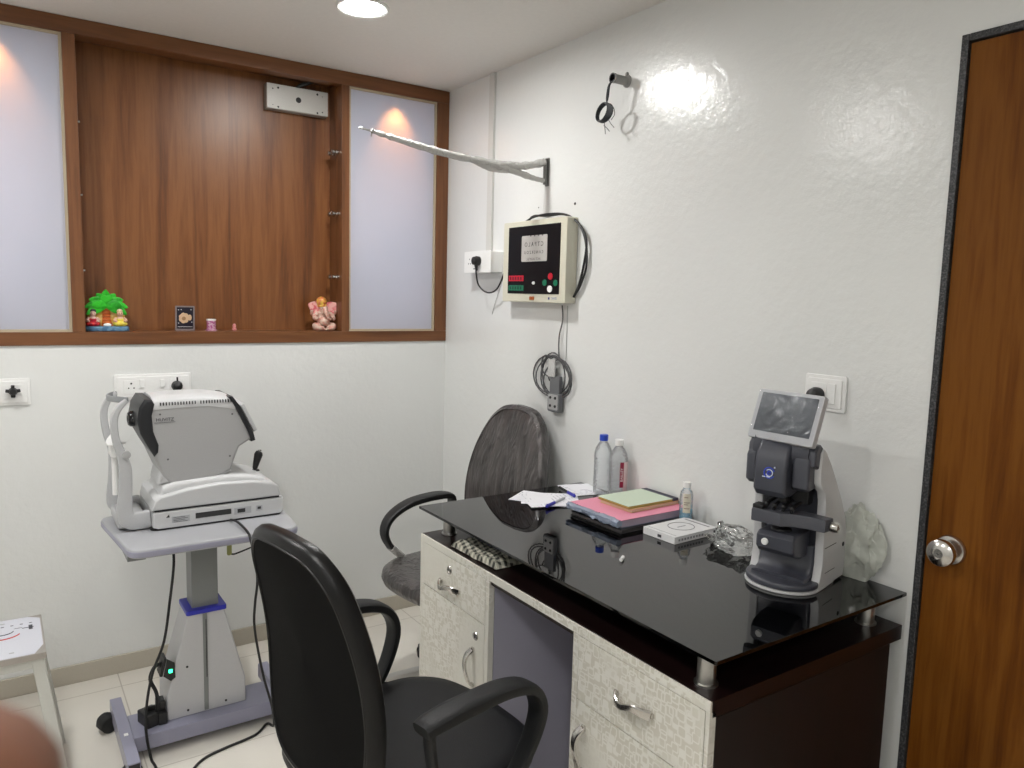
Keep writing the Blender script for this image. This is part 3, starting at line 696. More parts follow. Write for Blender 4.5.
# head
HZ = Matrix.Translation((0, 0, 0))
hp = [(-1.352, 1.085), (-1.343, 1.106), (-1.225, 1.112), (-1.128, 1.105), (-1.090, 1.088), (-1.058, 1.03), (-1.034, .972), (-1.078, .946), (-1.108, .868), (-1.172, .842), (-1.296, .838), (-1.320, .868), (-1.343, .926), (-1.362, .975), (-1.372, 1.02), (-1.370, 1.06)]
g = G(); g.prism(hp, 'y', -.505, -.315, .010, 0, 3); head = fin(g, 'head', AR1, ar)
# rounded lighter top with vent slits
g = G(); tp = []
def arc_top(x):
    k = (x + 1.352) / .262
    return 1.100 + .004 * math.sin(PI * min(max(k, 0), 1)) - .012 * max(0, k - .7) / .3
rings = []
for i in range(13):
    x = -1.347 + i * (.257) / 12; z = arc_top(x); w = .096; yc = -.41; rr = []
    for k in range(13):
        a = PI * k / 12; rr.append((x, yc - w * math.copysign(abs(math.cos(a)) ** .55, math.cos(a)), z + .032 * abs(math.sin(a)) ** .7))
    rr += [(x, yc + w, z - .01), (x, yc - w, z - .01)]
    rings.append(rr)
g.loft(rings); fin(g, 'top_cover', AR2, head)
g = G()
for i in range(26):
    x = -1.325 + i * .0088
    if i == 13: continue
    g.box((x, -.5075, 1.103), (x + .0035, -.499, 1.1135), .0008)
fin(g, 'vent_slits', AR3, head)
g = G(); g.text('HUVITZ', .0155, basis((-1.311, -.5056, 1.057), (1, 0, 0), (0, 0, 1)), 0, .0004); g.box((-1.343, -.5062, 1.0475), (-1.280, -.5050, 1.0485)); fin(g, 'logo', mat('logo_grey', (.07, .07, .08), .5), head)
for x, z in ((-1.325, 1.075), (-1.10, 1.062), (-1.305, .925), (-1.11, .918)):
    g = G(); g.lathe([(0, 0), (.0032, 0), (.0028, .0012), (0, .0012)], 10, 0, basis((x, -.5052, z), (1, 0, 0), (0, 0, 1), (0, -1, 0))); fin(g, 'screw', AR4, head)
# charcoal wavy bezel on the patient side
bz = [(-1.340, 1.108), (-1.349, 1.072), (-1.3455, 1.02), (-1.331, .975), (-1.333, .950), (-1.345, .936), (-1.366, .975), (-1.385, 1.015), (-1.394, 1.06), (-1.386, 1.10), (-1.370, 1.126), (-1.348, 1.124)]
g = G(); g.prism(bz, 'y', -.512, -.308, .012, 0, 3); bezel = fin(g, 'patient_bezel', AR3, head)
g = G(); g.lathe([(0, 0), (.026, 0), (.026, .012), (.020, .020), (.012, .021), (.010, .016), (0, .016)], 20, 0, basis((-1.388, -.41, 1.052), (0, 1, 0), (0, 0, 1), (-1, 0, 0))); fin(g, 'lens_port', BLACKG, bezel)
# charcoal operator-side strip and screen
g = G(); g.prism([(-1.112, 1.122), (-1.098, 1.122), (-1.072, 1.085), (-1.030, .992), (-1.024, .966), (-1.038, .962), (-1.050, 1.00), (-1.085, 1.075)], 'y', -.510, -.310, .004, 0, 2); scr = fin(g, 'operator_bezel', AR3, head)
Mscr = basis((-1.052, -.41, 1.040), (0, 1, 0), V((-.42, 0, .90)), V((.90, 0, .42)))
g = G(); g.prism(rrect(-.085, -.055, .085, .055, .008), 'z', .004, .018, .002, 0, 2, Mscr); fin(g, 'screen_frame', AR2, scr)
g = G(); g.prism(rrect(-.074, -.045, .074, .045, .003), 'z', .0175, .0185, 0, 0, 2, Mscr); fin(g, 'screen_glass', BLACKG, scr)
# joystick
g = G(); g.tube([(-.998, -.40, .838), (-.996, -.40, .85), (-.985, -.40, .89), (-.980, -.40, .902)], [.007, .010, .0155, .010], 14, 0, 4); g.lathe([(0, 0), (.017, 0), (.014, .004), (0, .006)], 18, 0, Matrix.Translation((-.998, -.40, .833)))
jo = fin(g, 'joystick', BLACKP, ar)
g = G(); g.lathe([(0, 0), (.006, 0), (.006, .005), (0, .006)], 12, 0, basis((-.980, -.40, .903), (1, 0, 0), (0, 1, 0))); fin(g, 'trigger_button', CHROME, jo)
# head support frame: two uprights, brow band, chin rest
def upright(y):
    o_ = -.016 if y > -.4 else -.010; pts = [(x + (o_ - .014 if x < -1.38 else 0), y, z) for x, z in ((-1.363, .735), (-1.395, .735), (-1.412, .765), (-1.408, .83), (-1.406, .90), (-1.412, .94), (-1.430, 1.0), (-1.434, 1.06), (-1.422, 1.098), (-1.396, 1.126))]
    g = G(); g.sweep(pts, [(a * .014, b2 * 1.) for a, b2 in circ(1, .024, 12, 4)], (0, 1, 0), 0, 4, [(1, 1.2), (1, 1.2), (1, 1.0), (1, .85), (1, .8), (1, .65), (1, .5), (1, .46), (1, .40), (1, .30)]); return g
UP = mat('support_grey', (.50, .505, .52), .4)
g = upright(-.500); fin(g, 'face_support', UP, ar)
g = upright(-.290); fin(g, 'face_support', UP, ar)
g = G(); g.box((-1.455, -.49, .7065), (-1.370, -.30, .745), .008); fin(g, 'support_foot', UP, ar)
g = G(); g.sweep([(-1.418, -.505, 1.126), (-1.445, -.47, 1.126), (-1.462, -.395, 1.122), (-1.45, -.32, 1.120), (-1.425, -.285, 1.120)], circ(.010, .004, 10, 3), (0, 0, 1), 0, 5); fin(g, 'forehead_rest', mat('brow_grey', (.28, .29, .3), .4), ar)
g = G(); g.sweep([(-1.435, -.475, .985), (-1.452, -.44, .975), (-1.458, -.395, .972), (-1.452, -.35, .975), (-1.435, -.315, .985)], circ(.014, .005, 12, 3), (1, 0, 0.), 0, 5)
g.box((-1.463, -.425, .93), (-1.433, -.365, .972), .006); g.tube([(-1.448, -.395, .80), (-1.448, -.395, .94)], .010, 12); g.box((-1.452, -.50, .955), (-1.425, -.29, .967), .004)
fin(g, 'chin_rest', WHITEP, ar)
g = G(); g.lathe([(0, 0), (.012, 0), (.012, .014), (0, .015)], 14, 0, basis((-1.428, -.514, .955), (1, 0, 0), (0, 0, 1), (0, -1, 0))); g.box((-1.445, -.30, .88), (-1.420, -.275, .905), .003); fin(g, 'height_knob', AR1, ar)

# ------------------------------------------------------------------ lensmeter
lm = empty('lensmeter', 'dark and white digital lensmeter with tilted screen on the glass desk', 'lensmeter', (-.112, -2.035, .8155), math.radians(192))
ML = ROOTM[lm.name]
LD = mat('lensmeter_slate', (.055, .058, .075), .38, coat=.15); LW = mat('lensmeter_white', (.60, .60, .61), .38); LDK = mat('lensmeter_dark', (.012, .012, .014), .5)
side = [(.104, .004), (-.052, .004), (-.062, .04), (-.062, .09), (-.044, .15), (-.012, .20), (.028, .25), (.068, .297), (.105, .334), (.118, .342), (.128, .332), (.132, .30), (.128, .262), (.112, .246), (.098, .236), (.090, .215), (.086, .14), (.084, .06), (.090, .03)]
for s in (1, -1):
    g = G(); g.prism(side, 'y', s * .066, s * .088, .005, 0, 2, ML); 
    if s > 0:
        g.box((.010, .0876, .100), (.078, .0886, .1015), 0, 1, M=ML); g.box((.010, .0876, .038), (.068, .0886, .0392), 0, 1, M=ML)
        g.lathe([(0, 0), (.006, 0), (.005, .002), (0, .002)], 12, 1, ML @ basis((-.035, .0875, .088), (1, 0, 0), (0, 0, 1), (0, 1, 0)))
    fin(g, 'side_shell', [LW, LDK], lm)
core = [(.086, .003), (-.050, .006), (-.066, .04), (-.066, .09), (-.048, .152), (-.014, .204), (.026, .254), (.066, .300), (.102, .338), (.128, .356), (.150, .357), (.160, .33), (.150, .29), (.105, .245), (.070, .235), (.066, .215), (.064, .05), (.070, .03)]
g = G(); g.prism(core, 'y', -.0665, .0665, .001, 0, 2, ML); fin(g, 'spine', LD, lm)
g = G(); g.prism([(.072, .297), (.104, .338), (.124, .352), (.142, .351), (.154, .338), (.156, .305), (.125, .292)], 'y', -.080, .082, .006, 0, 3, ML); fin(g, 'hood', LD, lm)
# round front foot
foot = [(.0, -.085), (.06, -.088), (.10, -.088)] + [(.10 + .078 * math.sin(a), -.088 * math.cos(a)) for a in [PI * k / 16 for k in range(1, 16)]] + [(.10, .088), (.06, .088), (.0, .085)]
g = G(); g.prism(foot, 'z', 0.000, .006, .0015, 1, 2, ML); g.prism([(x * .985, y * .98) for x, y in foot], 'z', .006, .022, .006, 0, 3, ML); fin(g, 'foot', [LD, LW], lm)
g = G(); g.sweep([ML @ V(p) for p in ((.078, 0, .10), (.082, 0, .05), (.100, 0, .026), (.13, 0, .021))], circ(.066, .010, 14, 4), ML.to_3x3() @ V((0, 1, 0)), 0, 3); fin(g, 'front_panel', LD, lm)
# nose (lower lens block)
g = G(); ns = [(.07, .075), (.07, .138), (.155, .136), (.166, .126), (.166, .098), (.155, .086), (.12, .075)]
g.prism(ns, 'y', -.042, .050, .007, 0, 3, ML); nose = fin(g, 'lower_block', LD, lm)
g = G(); g.lathe([(0, 0), (.0085, 0), (.0085, .003), (.007, .005), (0, .005)], 18, 0, ML @ basis((.1655, -.018, .112), (0, 1, 0), (0, 0, 1), (1, 0, 0))); fin(g, 'round_button', WHITEP, nose)
g = G(); g.lathe([(0, 0), (.024, 0), (.022, .004), (.012, .008), (.010, .018), (.006, .022), (0, .022)], 24, 0, ML @ Matrix.Translation((.122, 0, .137))); fin(g, 'lens_support', LDK, nose)
# table (lens tray)
g = G(); tr_ = [(.150, -.062), (.168, -.055), (.168, .015), (.150, .035), (.140, .075), (.140, .108), (.105, .112), (.100, .04), (.130, .012), (.140, -.055)]
g.prism(tr_, 'z', .155, .186, .004, 0, 2, ML); fin(g, 'lens_table', mat('lens_table_grey', (.085, .088, .105), .4), lm)
g = G(); g.lathe([(0, 0), (.011, 0), (.013, .008), (.010, .018), (0, .020)], 16, 0, ML @ basis((.118, .112, .168), (1, 0, 0), (0, 0, 1), (0, 1, 0))); fin(g, 'side_knob', CHROME, lm)
# black lens holder mechanism
g = G(); g.box((.07, -.05, .20), (.10, .05, .235), .004, M=ML)
for y in (-.03, -.01, .012, .032): g.tube([ML @ V(p) for p in ((.085, y, .205), (.13, y, .200), (.150, y, .188))], .004, 8); g.ell((.145, y, .197), (.006, .006, .006), M=ML, n=8)
g.box((.135, -.055, .186), (.165, -.03, .196), .002, M=ML); g.tube([ML @ V(p) for p in ((.12, 0, .24), (.12, 0, .205))], .013, 14)
fin(g, 'lens_holder', [LDK], lm)
# head block with side pods
g = G(); hb = [(.09, .232), (.14, .222), (.172, .224), (.184, .238), (.184, .290), (.176, .325), (.156, .348), (.13, .358), (.09, .355)]
g.prism(hb, 'y', -.050, .028, .009, 0, 3, ML); hd = fin(g, 'head', LD, lm)
for a, b_ in ((-.080, -.053), (.032, .072)):
    g = G(); g.prism([(.10, .248), (.150, .243), (.163, .252), (.163, .312), (.150, .330), (.10, .336)], 'y', a, b_, .008, 0, 3, ML); fin(g, 'side_pod', LD, hd)
g = G(); g.prism([(.05, .245), (.145, .242), (.150, .30), (.13, .352), (.08, .325)], 'y', -.060, .065, .003, 0, 2, ML); fin(g, 'head_core', LDK, hd)
# blue swirl mark
BL = mat('logo_blue', (.03, .07, .55), .4); LB = mat('logo_pale', (.7, .75, .9), .4)
MLg = ML @ basis((.1846, -.010, .280), (0, 1, 0), (0, 0, 1), (1, 0, 0))
g = G()
def arcpts(r, a0, a1, n=14, sx=1., cx=0, cy=0): return [MLg @ V((cx + r * sx * math.cos(math.radians(a0 + (a1 - a0) * k / n)), cy + r * math.sin(math.radians(a0 + (a1 - a0) * k / n)), .0006)) for k in range(n + 1)]
g.tube(arcpts(.0125, 20, 330), .0015, 6, 0); g.tube(arcpts(.0080, 200, 500), .0012, 6, 1); g.tube(arcpts(.0038, 0, 330), .0018, 6, 0)
g.tube([MLg @ V(p) for p in ((-.016, -.010, .0006), (-.006, -.010, .0006), (.002, -.0095, .0006))], .0013, 6, 1); g.ell((.012, .014, 0), (.0022, .0022, .001), 1, MLg, 8)
fin(g, 'swirl_mark', [BL, LB], hd)
# screen
MS = Matrix.Translation((0, 0, 0)) @ ML @ Matrix.Translation((.152, -.003, .337)) @ Matrix.Rotation(math.radians(-9), 4, 'Z') @ Matrix.Rotation(math.radians(-20), 4, 'Y') @ basis((0, 0, 0), (0, 1, 0), (0, 0, 1), (1, 0, 0))
g = G(); g.box((-.050, -.012, -.012), (-.004, .03, .006), .004, M=MS); fin(g, 'screen_neck', LW, lm)
g = G(); g.prism(rrect(-.085, .010, .085, .130, .005), 'z', -.004, .014, .003, 0, 2, MS); mon = fin(g, 'screen_frame', mat('screen_silver', (.52, .52, .54), .35), lm)
g = G(); g.prism(rrect(-.073, .028, .073, .121, .002), 'z', .0135, .0146, 0, 0, 2, MS); fin(g, 'screen_panel', m_creased('screen_under_film', (.040, .047, .062), .35, .12, 25., .12), mon)
g = G(); t = bmesh.new(); n = 30; vs = []
for i in range(n + 1):
    vs.append([t.verts.new((-.083 + .166 * i / n, .012 + .115 * j / n, .0153 + .0016 * (noise.noise(V((i * .9, j * .9, 2.))) + .5))) for j in range(n + 1)])
for i in range(n):
    for j in range(n): t.faces.new((vs[i][j], vs[i + 1][j], vs[i + 1][j + 1], vs[i][j + 1]))
g.take(t, 0, MS); fin(g, 'protective_film', m_clear('screen_film', (.96, .97, .98), 1.25, .06, .35, 70., .0), mon, ang=180)

# crumpled clear plastic beside lensmeter, pale plastic bag behind it
def crumple(c, r, seed, sc, amp, sub=5, zmin=.0, M=None, sharp=1.):
    t = bmesh.new(); bmesh.ops.create_icosphere(t, subdivisions=sub, radius=1.)
    for v in t.verts:
        d = v.co.normalized(); nn = noise.noise(d * sc + V((seed, 0, 0))); n2 = abs(noise.noise(d * sc * 2.3 + V((0, seed, 0)))); n3 = abs(noise.noise(d * sc * 5 + V((0, 0, seed))))
        k = 1 + amp * nn - amp * sharp * (n2 * 1.2 + n3 * .5)
        v.co = V((c[0] + d.x * r[0] * k, c[1] + d.y * r[1] * k, max(zmin, c[2] + d.z * r[2] * k)))
    g = G(); g.take(t); return g
g = crumple((-.100, -1.828, .832), (.072, .085, .038), 3.3, 1.6, .38, 4, .8158)
fin(g, 'plastic_wrapper', m_clear('crinkled_clear_plastic', (.985, .99, .99), 1.45, .05, .5, 40., .03), label='crumpled clear plastic wrapper on the glass beside the lensmeter', cat='plastic wrapper', origin=(-.10, -1.828, .816), ang=25)
g = G()
for k in range(2):
    M = Matrix.Translation((-.085 - .035 * k, -1.765 - .05 * k, .850 - .012 * k)) @ Matrix.Rotation(1.1 - .6 * k, 4, 'X') @ Matrix.Rotation(.5, 4, 'Y')
    g.lathe([(.019, -.006), (.022, -.006), (.022, .006), (.019, .006)], 20, 0, M)
fin(g, 'clear_ring', m_clear('clear_ring_plastic', (.86, .88, .88), 1.6, .04, 0, 1, .06), label='clear plastic tape rings poking out of the crumpled wrapper', cat='tape ring', origin=(-.10, -1.79, .84))
g = crumple((-.022, -2.132, .900), (.020, .062, .098), 8.1, 1.7, .42, 5, .8158, sharp=.5)
for v in g.bm.verts:
    if v.co.x > -.003: v.co.x = -.003
fin(g, 'plastic_bag', m_creased('pale_plastic_bag', (.50, .52, .47), .35, .5, 28., .5), label='pale greenish plastic bag stuffed between the lensmeter and the wall', cat='plastic bag', origin=(-.043, -2.15, .816), ang=40)

# ------------------------------------------------------------------ desk items
Zg = .8155
def cyl(x, y, z): return Matrix.Translation((x, y, z))
PET = m_clear('clear_bottle_plastic', (.95, .97, .98), 1.40, .12, .4, 70., .05, .13)
def bottle(x, y, label, cap, h=.185, lab=False, rz=0):
    t = empty('water_bottle', label, 'bottle', (x, y, Zg), rz)
    pr = [(.0, .001), (.026, .001), (.030, .006), (.031, .02)]
    z = .02
    while z < h * .62: pr += [(.0312, z + .004), (.0295, z + .008), (.0312, z + .012)]; z += .013
    pr += [(.0315, h * .68), (.031, h * .74), (.026, h * .83), (.017, h * .91), (.0125, h * .94), (.0125, h)]
    g = G(); g.lathe(pr, 28, 0, cyl(x, y, Zg)); fin(g, 'bottle_body', PET, t)
    g = G(); g.lathe([(0, h - .008), (.0148, h - .008), (.0150, h + .010), (.0135, h + .012), (0, h + .012)], 28, 0, cyl(x, y, Zg)); fin(g, 'cap', cap, t)
    if lab:
        g = G(); th0 = math.radians(250); n = 6
        def cp(a, z, r): return (x + r * math.cos(a), y + r * math.sin(a), Zg + z)
        for (r, zz0, zz1, w, mi) in ((.0322, .045, .130, .42, 0), (.0320, .03, .13, 1.5, 1)):
            rings = []
            c0 = th0 if mi == 0 else th0 + .9
            for k in range(n + 1):
                a = c0 - w / 2 + w * k / n; rings.append([cp(a, zz0, r), cp(a, zz1, r), cp(a, zz1, r - .0004), cp(a, zz0, r - .0004)])
            g.loft(rings, mi)
        MT = basis((x + .0326 * math.cos(th0), y + .0326 * math.sin(th0), Zg + .088), (0, 0, 1), V((math.sin(th0), -math.cos(th0), 0)))
        g.text('BAILLEY', .013, MT, 2, .0002)
        fin(g, 'bottle_label', [mat('label_red', (.30, .012, .05), .4), mat('label_pink', (.75, .62, .62), .4), mat('label_white', (.85, .85, .85), .4)], t)
bottle(-.045, -1.205, 'clear water bottle with a blue cap against the wall', mat('cap_blue', (.015, .06, .50), .35), .195)
bottle(-.040, -1.278, 'clear water bottle with a white cap and red label', WHITEP, .190, True)
t = empty('sanitiser_bottle', 'small sanitiser bottle of blue liquid with a white cap by the wall', 'bottle', (-.047, -1.592, Zg))
g = G(); g.lathe([(0, .001), (.018, .001), (.020, .005), (.020, .085), (.018, .097), (.011, .106), (.011, .112)], 24, 0, cyl(-.047, -1.592, Zg)); fin(g, 'bottle_body', PET, t)
g = G(); g.lathe([(0, .003), (.0175, .003), (.0188, .007), (.0188, .042), (0, .042)], 24, 0, cyl(-.047, -1.592, Zg)); fin(g, 'liquid', mat('blue_liquid', (.10, .42, .62), .15), t)
g = G(); g.lathe([(0, .110), (.012, .110), (.012, .126), (0, .127)], 20, 0, cyl(-.047, -1.592, Zg)); fin(g, 'cap', WHITEP, t)
g = G(); rings = []
for k in range(9):
    a = math.radians(196 + 8 * k); rings.append([(-.047 + r * math.cos(a), -1.592 + r * math.sin(a), Zg + z) for r, z in ((.0206, .036), (.0206, .094), (.0202, .094), (.0202, .036))])
g.loft(rings, 0)
for z, w in ((.082, 2), (.066, 3), (.060, 2), (.048, 3)):
    rr = []
    for k in range(5):
        a = math.radians(205 + w * 4 * k); rr.append([(-.047 + r * math.cos(a), -1.592 + r * math.sin(a), Zg + z + dz) for r, dz in ((.0209, 0), (.0209, .002), (.0206, .002), (.0206, 0))])
    g.loft(rr, 1)
fin(g, 'bottle_label', [mat('label_cream', (.68, .64, .52), .5), mat('label_text', (.2, .12, .1), .5)], t)

def slab(name, x0, y0, x1, y1, z0, z1, m_, label, cat, rz=0., group=None, bev=.001, mi=None):
    cx, cy = (x0 + x1) / 2, (y0 + y1) / 2
    t = empty(name, label, cat, (cx, cy, z0), rz, group)
    return t, ROOTM[t.name], (x1 - x0) / 2, (y1 - y0) / 2
def book(name, x0, y0, x1, y1, z0, z1, cover, pages, label, rz=0., top=None, spine=None, cat='notebook', group=None):
    t, M, a, b_ = slab(name, x0, y0, x1, y1, z0, z1, None, label, cat, rz, group); h = z1 - z0
    g = G(); g.box((-a + .004, -b_ + .003, .0015), (a - .002, b_ - .003, h - .0015), M=M); fin(g, 'pages', pages, t)
    g = G(); g.box((-a, -b_, 0), (a, b_, .0015), .0005, M=M); g.box((-a, -b_, h - .0015), (a, b_, h), .0005, 1, M=M); fin(g, 'cover', [cover, top or cover], t)
    if spine:
        g = G(); g.box((a - .022, -b_ - .0006, -.0002), (a + .0012, b_ + .0006, h + .0006), .001, M=M); fin(g, 'spine', spine, t)
    return t
BKB = mat('black_cover', (.012, .012, .013), .3)
book('ledger', -.298, -1.580, -.008, -1.350, Zg, Zg + .012, BKB, mat('dark_pages', (.05, .045, .045), .6), 'thin black ledger at the bottom of the stack by the bottles', .01, cat='ledger')
book('register', -.288, -1.570, -.006, -1.335, Zg + .0125, Zg + .036, mat('bluegrey_cover', (.16, .19, .26), .4), mat('lilac_pages', (.42, .34, .42), .7), 'thick register with a pink cover under the green notebook', .0, top=mat('pink_cover', (.80, .30, .42), .5), cat='register')
# blue-grey bag wrapped along the left of the register
g = G(); rings = []
for i in range(25):
    y = -1.573 + .245 * i / 24; r = []
    for k in range(10):
        a = 2 * PI * k / 10; nn = noise.noise(V((i * .5, k * .8, 1.))) * .007
        r.append((-.296 + .0135 * math.cos(a) * (1 if abs(math.cos(a)) < .9 else .7) + nn + .0 - (.012 * (i / 24)) * 0 + .05 * 0, y + .012 * math.sin(i), Zg + .0275 + .0095 * math.sin(a) + nn * .8))
    rings.append(r)
g.loft(rings); fin(g, 'plastic_sleeve', m_creased('bluegrey_film', (.25, .30, .40), .3, .8, 60., .7), label='crinkled blue-grey plastic sleeve along the left edge of the register', cat='plastic sleeve', origin=(-.296, -1.45, Zg + .015), ang=60)
book('notebook', -.212, -1.525, -.004, -1.385, Zg + .0365, Zg + .0465, mat('peach_cover', (.72, .45, .25), .6), mat('peach_pages', (.74, .58, .44), .7), 'peach notebook lying under the pale green notebook', .03)
book('notebook', -.215, -1.520, -.006, -1.378, Zg + .047, Zg + .055, mat('olive_cover', (.40, .28, .06), .5), mat('yellow_pages', (.62, .48, .15), .7), 'pale green notebook with a navy spine on top of the stack', .0, top=mat('pale_green_cover', (.60, .70, .56), .6), spine=mat('navy_spine', (.03, .03, .06), .45))
PAP = m_paper(); PAP2 = m_paper('ruled_paper', .8, (.82, .82, .86))
def sheet(cx, cy, w, d, rz, lift, label, m_=PAP):
    g = G(); t = bmesh.new(); n = 10; M = Matrix.Translation((cx, cy, Zg + lift)) @ Matrix.Rotation(rz, 4, 'Z')
    for s in (1, 0):
        vs = [[t.verts.new(((i / n - .5) * w, (j / n - .5) * d, (.0009 if s else 0) + .0015 * max(0, math.sin(i * .4 + j * .3 + cx * 40)) * (abs(i / n - .5) + abs(j / n - .5)))) for j in range(n + 1)] for i in range(n + 1)]
        for i in range(n):
            for j in range(n):
                q = (vs[i][j], vs[i + 1][j], vs[i + 1][j + 1], vs[i][j + 1]); t.faces.new(q if s else q[::-1])
    g.take(t)
    o = fin(g, 'paper_sheet', m_, label=label, cat='paper', group='loose papers on the desk'); o.data.transform(Matrix()); o.location = (cx, cy, Zg + lift); o.rotation_euler = (0, 0, rz); return o
sheet(-.265, -1.165, .13, .20, .55, .0002, 'lowest white paper sheet under the pen, corner pointing to the room corner')
sheet(-.250, -1.180, .14, .19, .95, .0020, 'white printed paper in the middle of the fanned papers')
sheet(-.262, -1.205, .14, .18, 1.25, .0040, 'topmost white handwritten paper of the left fan beside the blue pen')
sheet(-.075, -1.130, .12, .15, -.25, .0006, 'white printed paper between the black pen and the wall', PAP2)
def pen(p0, p1, capcol, body, label, capend=0):
    p0, p1 = V(p0), V(p1); d = (p1 - p0)
    t = empty('pen', label, 'pen', tuple((p0 + p1) / 2))
    g = G(); g.tube([p0 + d * .30, p0 + d * .97, p1], [.0042, .0042, .0015], 12); fin(g, 'barrel', body, t)
    g = G(); g.tube([p0, p0 + d * .02, p0 + d * .42], [.004, .0055, .0055], 12); g.box((p0 + d * .04) + V((-.002, -.002, .004)), (p0 + d * .04) + V((.002, .002, .0075)), mi=0); fin(g, 'cap', capcol, t)
BLU = mat('pen_blue', (.03, .03, .38), .3); CLR = mat('pen_clear_white', (.55, .56, .6), .3)
pen((-.330, -1.268, Zg + .0085), (-.215, -1.215, Zg + .0105), BLU, CLR, 'pen with a blue cap at the front edge of the papers')
pen((-.178, -1.222, Zg + .012), (-.138, -1.085, Zg + .008), BLU, BLACKG, 'black pen with a blue end lying between the two groups of papers')
# white box with printed ring
t, M, a, b_ = slab('flat_box', -.232, -1.722, -.052, -1.602, Zg, Zg + .022, None, 'flat white box printed with a ring beside the sanitiser bottle', 'box', math.radians(2))
g = G(); g.box((-.09, -.06, 0), (.09, .06, .021), .0012, M=M)
INK = mat('grey_ink', (.22, .22, .24), .5)
g.tube([M @ V((.005 + .040 * math.cos(2 * PI * k / 32), .002 + .036 * math.sin(2 * PI * k / 32), .0209)) for k in range(32)], .0013, 5, 1, closed=True)
g.text('lens', .012, M @ basis((.005, .002, .0209), (1, 0, 0), (0, 1, 0)), 1, .0002) if False else None
for k in range(9): g.box((-.075 + k * .012, -.0605, .007), (-.068 + k * .012, -.0598, .013), mi=1, M=M)
g.box((.072, -.0608, .006), (.080, -.0598, .014), mi=2, M=M); g.box((-.0605 - .03, -.01, .006), (-.0898, .004, .014), mi=2, M=M); g.box((.068, -.045, .0208), (.074, .045, .0213), mi=1, M=M); g.box((-.078, -.052, .0208), (-.0765, .052, .0213), mi=1, M=M)
g.box((-.012, -.001, .0208), (.022, .003, .0213), mi=1, M=M)
fin(g, 'carton', [mat('carton_white', (.74, .74, .75), .45), INK, mat('carton_black', (.04, .04, .05), .4)], t)
g = G(); g.tube([(-.452, -1.752, Zg + .005), (-.447, -1.749, Zg + .005), (-.432, -1.738, Zg + .005)], .0048, 14); fin(g, 'white_cap', WHITEP, label='small white cap lying alone on the glass top', cat='stub', origin=(-.44, -1.74, Zg))  # small loose cap, modelled as a plain short cylinder

# ------------------------------------------------------------------ right wall fittings
def WX(y, z, x=0.): return basis((x, y, z), (0, -1, 0), (0, 0, 1))      # local x to the viewer's right, y up, z out of the wall
# eye chart display
ec = empty('chart_display', 'cream wall box with a backlit letter chart and coloured buttons', 'eye chart', (-.001, -.765, 1.46))
M = WX(-.765, 1.615)
g = G(); g.prism(rrect(-.205, -.152, .205, .158, .006), 'z', .001, .052, .004, 0, 2, M); cas = fin(g, 'casing', CREAMP, ec)
g = G(); g.prism(rrect(-.165, -.120, .170, .137, .002), 'z', .0515, .0535, 0, 0, 2, M); pan = fin(g, 'front_panel', mat('chart_black', (.003, .003, .0045), .4, spec=.25), ec)
SCR = mat('chart_screen', (.42, .40, .38), .5, emit=.06, spec=.2)
g = G(); g.prism(rrect(-.073, .002, .092, .100, .006), 'z', .0533, .0545, 0, 0, 2, M); scn = fin(g, 'chart_screen', SCR, ec)
def mir(cx, cy, z): return M @ Matrix.Translation((cx, cy, z)) @ Matrix.Diagonal((-1, 1, 1, 1))
g = G(); g.text('C T P A L O', .0235, mir(.008, .066, .0548), 0, .0002); g.text('C H N E R Z O U', .0165, mir(.008, .036, .0548), 0, .0002); g.text('A E T O H P S L', .0135, mir(.008, .011, .0548), 0, .0002)
for q in (-.02, .005, .03, .055): g.box((-.073 + .08 + q - .004, .096, .0545), (-.073 + .08 + q + .003, .100, .0549), M=M)
fin(g, 'letters', mat('letter_ink', (.03, .03, .03), .5), scn)
RED = mat('label_strip_red', (.50, .01, .03), .4); GRE = mat('label_strip_green', (.01, .17, .09), .4)
g = G(); g.box((-.158, -.072, .0533), (-.055, -.050, .0545), .0006, M=M)
g.text('CYLINDER', .0145, M @ basis((-.106, -.061, .0546), (1, 0, 0), (0, 1, 0)), 1, .0001) if False else None
for k in range(5): g.box((-.150 + k * .018, -.067, .0545), (-.139 + k * .018, -.055, .0547), mi=1, M=M)
fin(g, 'red_strip', [RED, mat('strip_dark', (.12, .0, .01), .4)], ec)
g = G(); g.box((-.158, -.108, .0533), (-.055, -.088, .0545), .0006, M=M)
for k in range(5): g.box((-.150 + k * .018, -.104, .0545), (-.139 + k * .018, -.092, .0547), mi=1, M=M)
fin(g, 'green_strip', [GRE, mat('strip_dark_green', (.0, .05, .03), .4)], ec)
for (x, y, rx, ry, m_, nm) in ((.118, -.055, .0145, .0125, RED, 'red button'), (.083, -.078, .0130, .0115, GRE, 'green button'), (.150, -.079, .0125, .0115, GRE, 'green button'), (.116, -.101, .0150, .0125, WHITEP, 'white button'), (.012, -.079, .009, .006, WHITEP, 'small white lamp')):
    g = G(); g.prism(circ(rx, ry, 24), 'z', .0533, .056, .0008, 0, 2, M @ Matrix.Translation((x, y, 0))); fin(g, 'button', m_, ec)['label'] = nm
g = G(); g.box((-.012, -.143, .0515), (.016, -.130, .0555), .001, M=M); g.text('0', .009, M @ basis((.002, -.1365, .0556), (1, 0, 0), (0, 1, 0)), 1, .0002); fin(g, 'rocker_switch', [mat('orange_switch', (.28, .07, .01), .3, emit=.15), BLACKP], ec)
g = G(); g.box((.105, -.140, .0515), (.114, -.131, .0525), mi=0, M=M); g.text('SHREE', .0115, M @ basis((.142, -.1355, .0523), (1, 0, 0), (0, 1, 0)), 1, .0002); fin(g, 'maker_mark', [mat('mark_navy', (.03, .05, .2), .4), mat('mark_grey', (.2, .25, .4), .4)], ec)
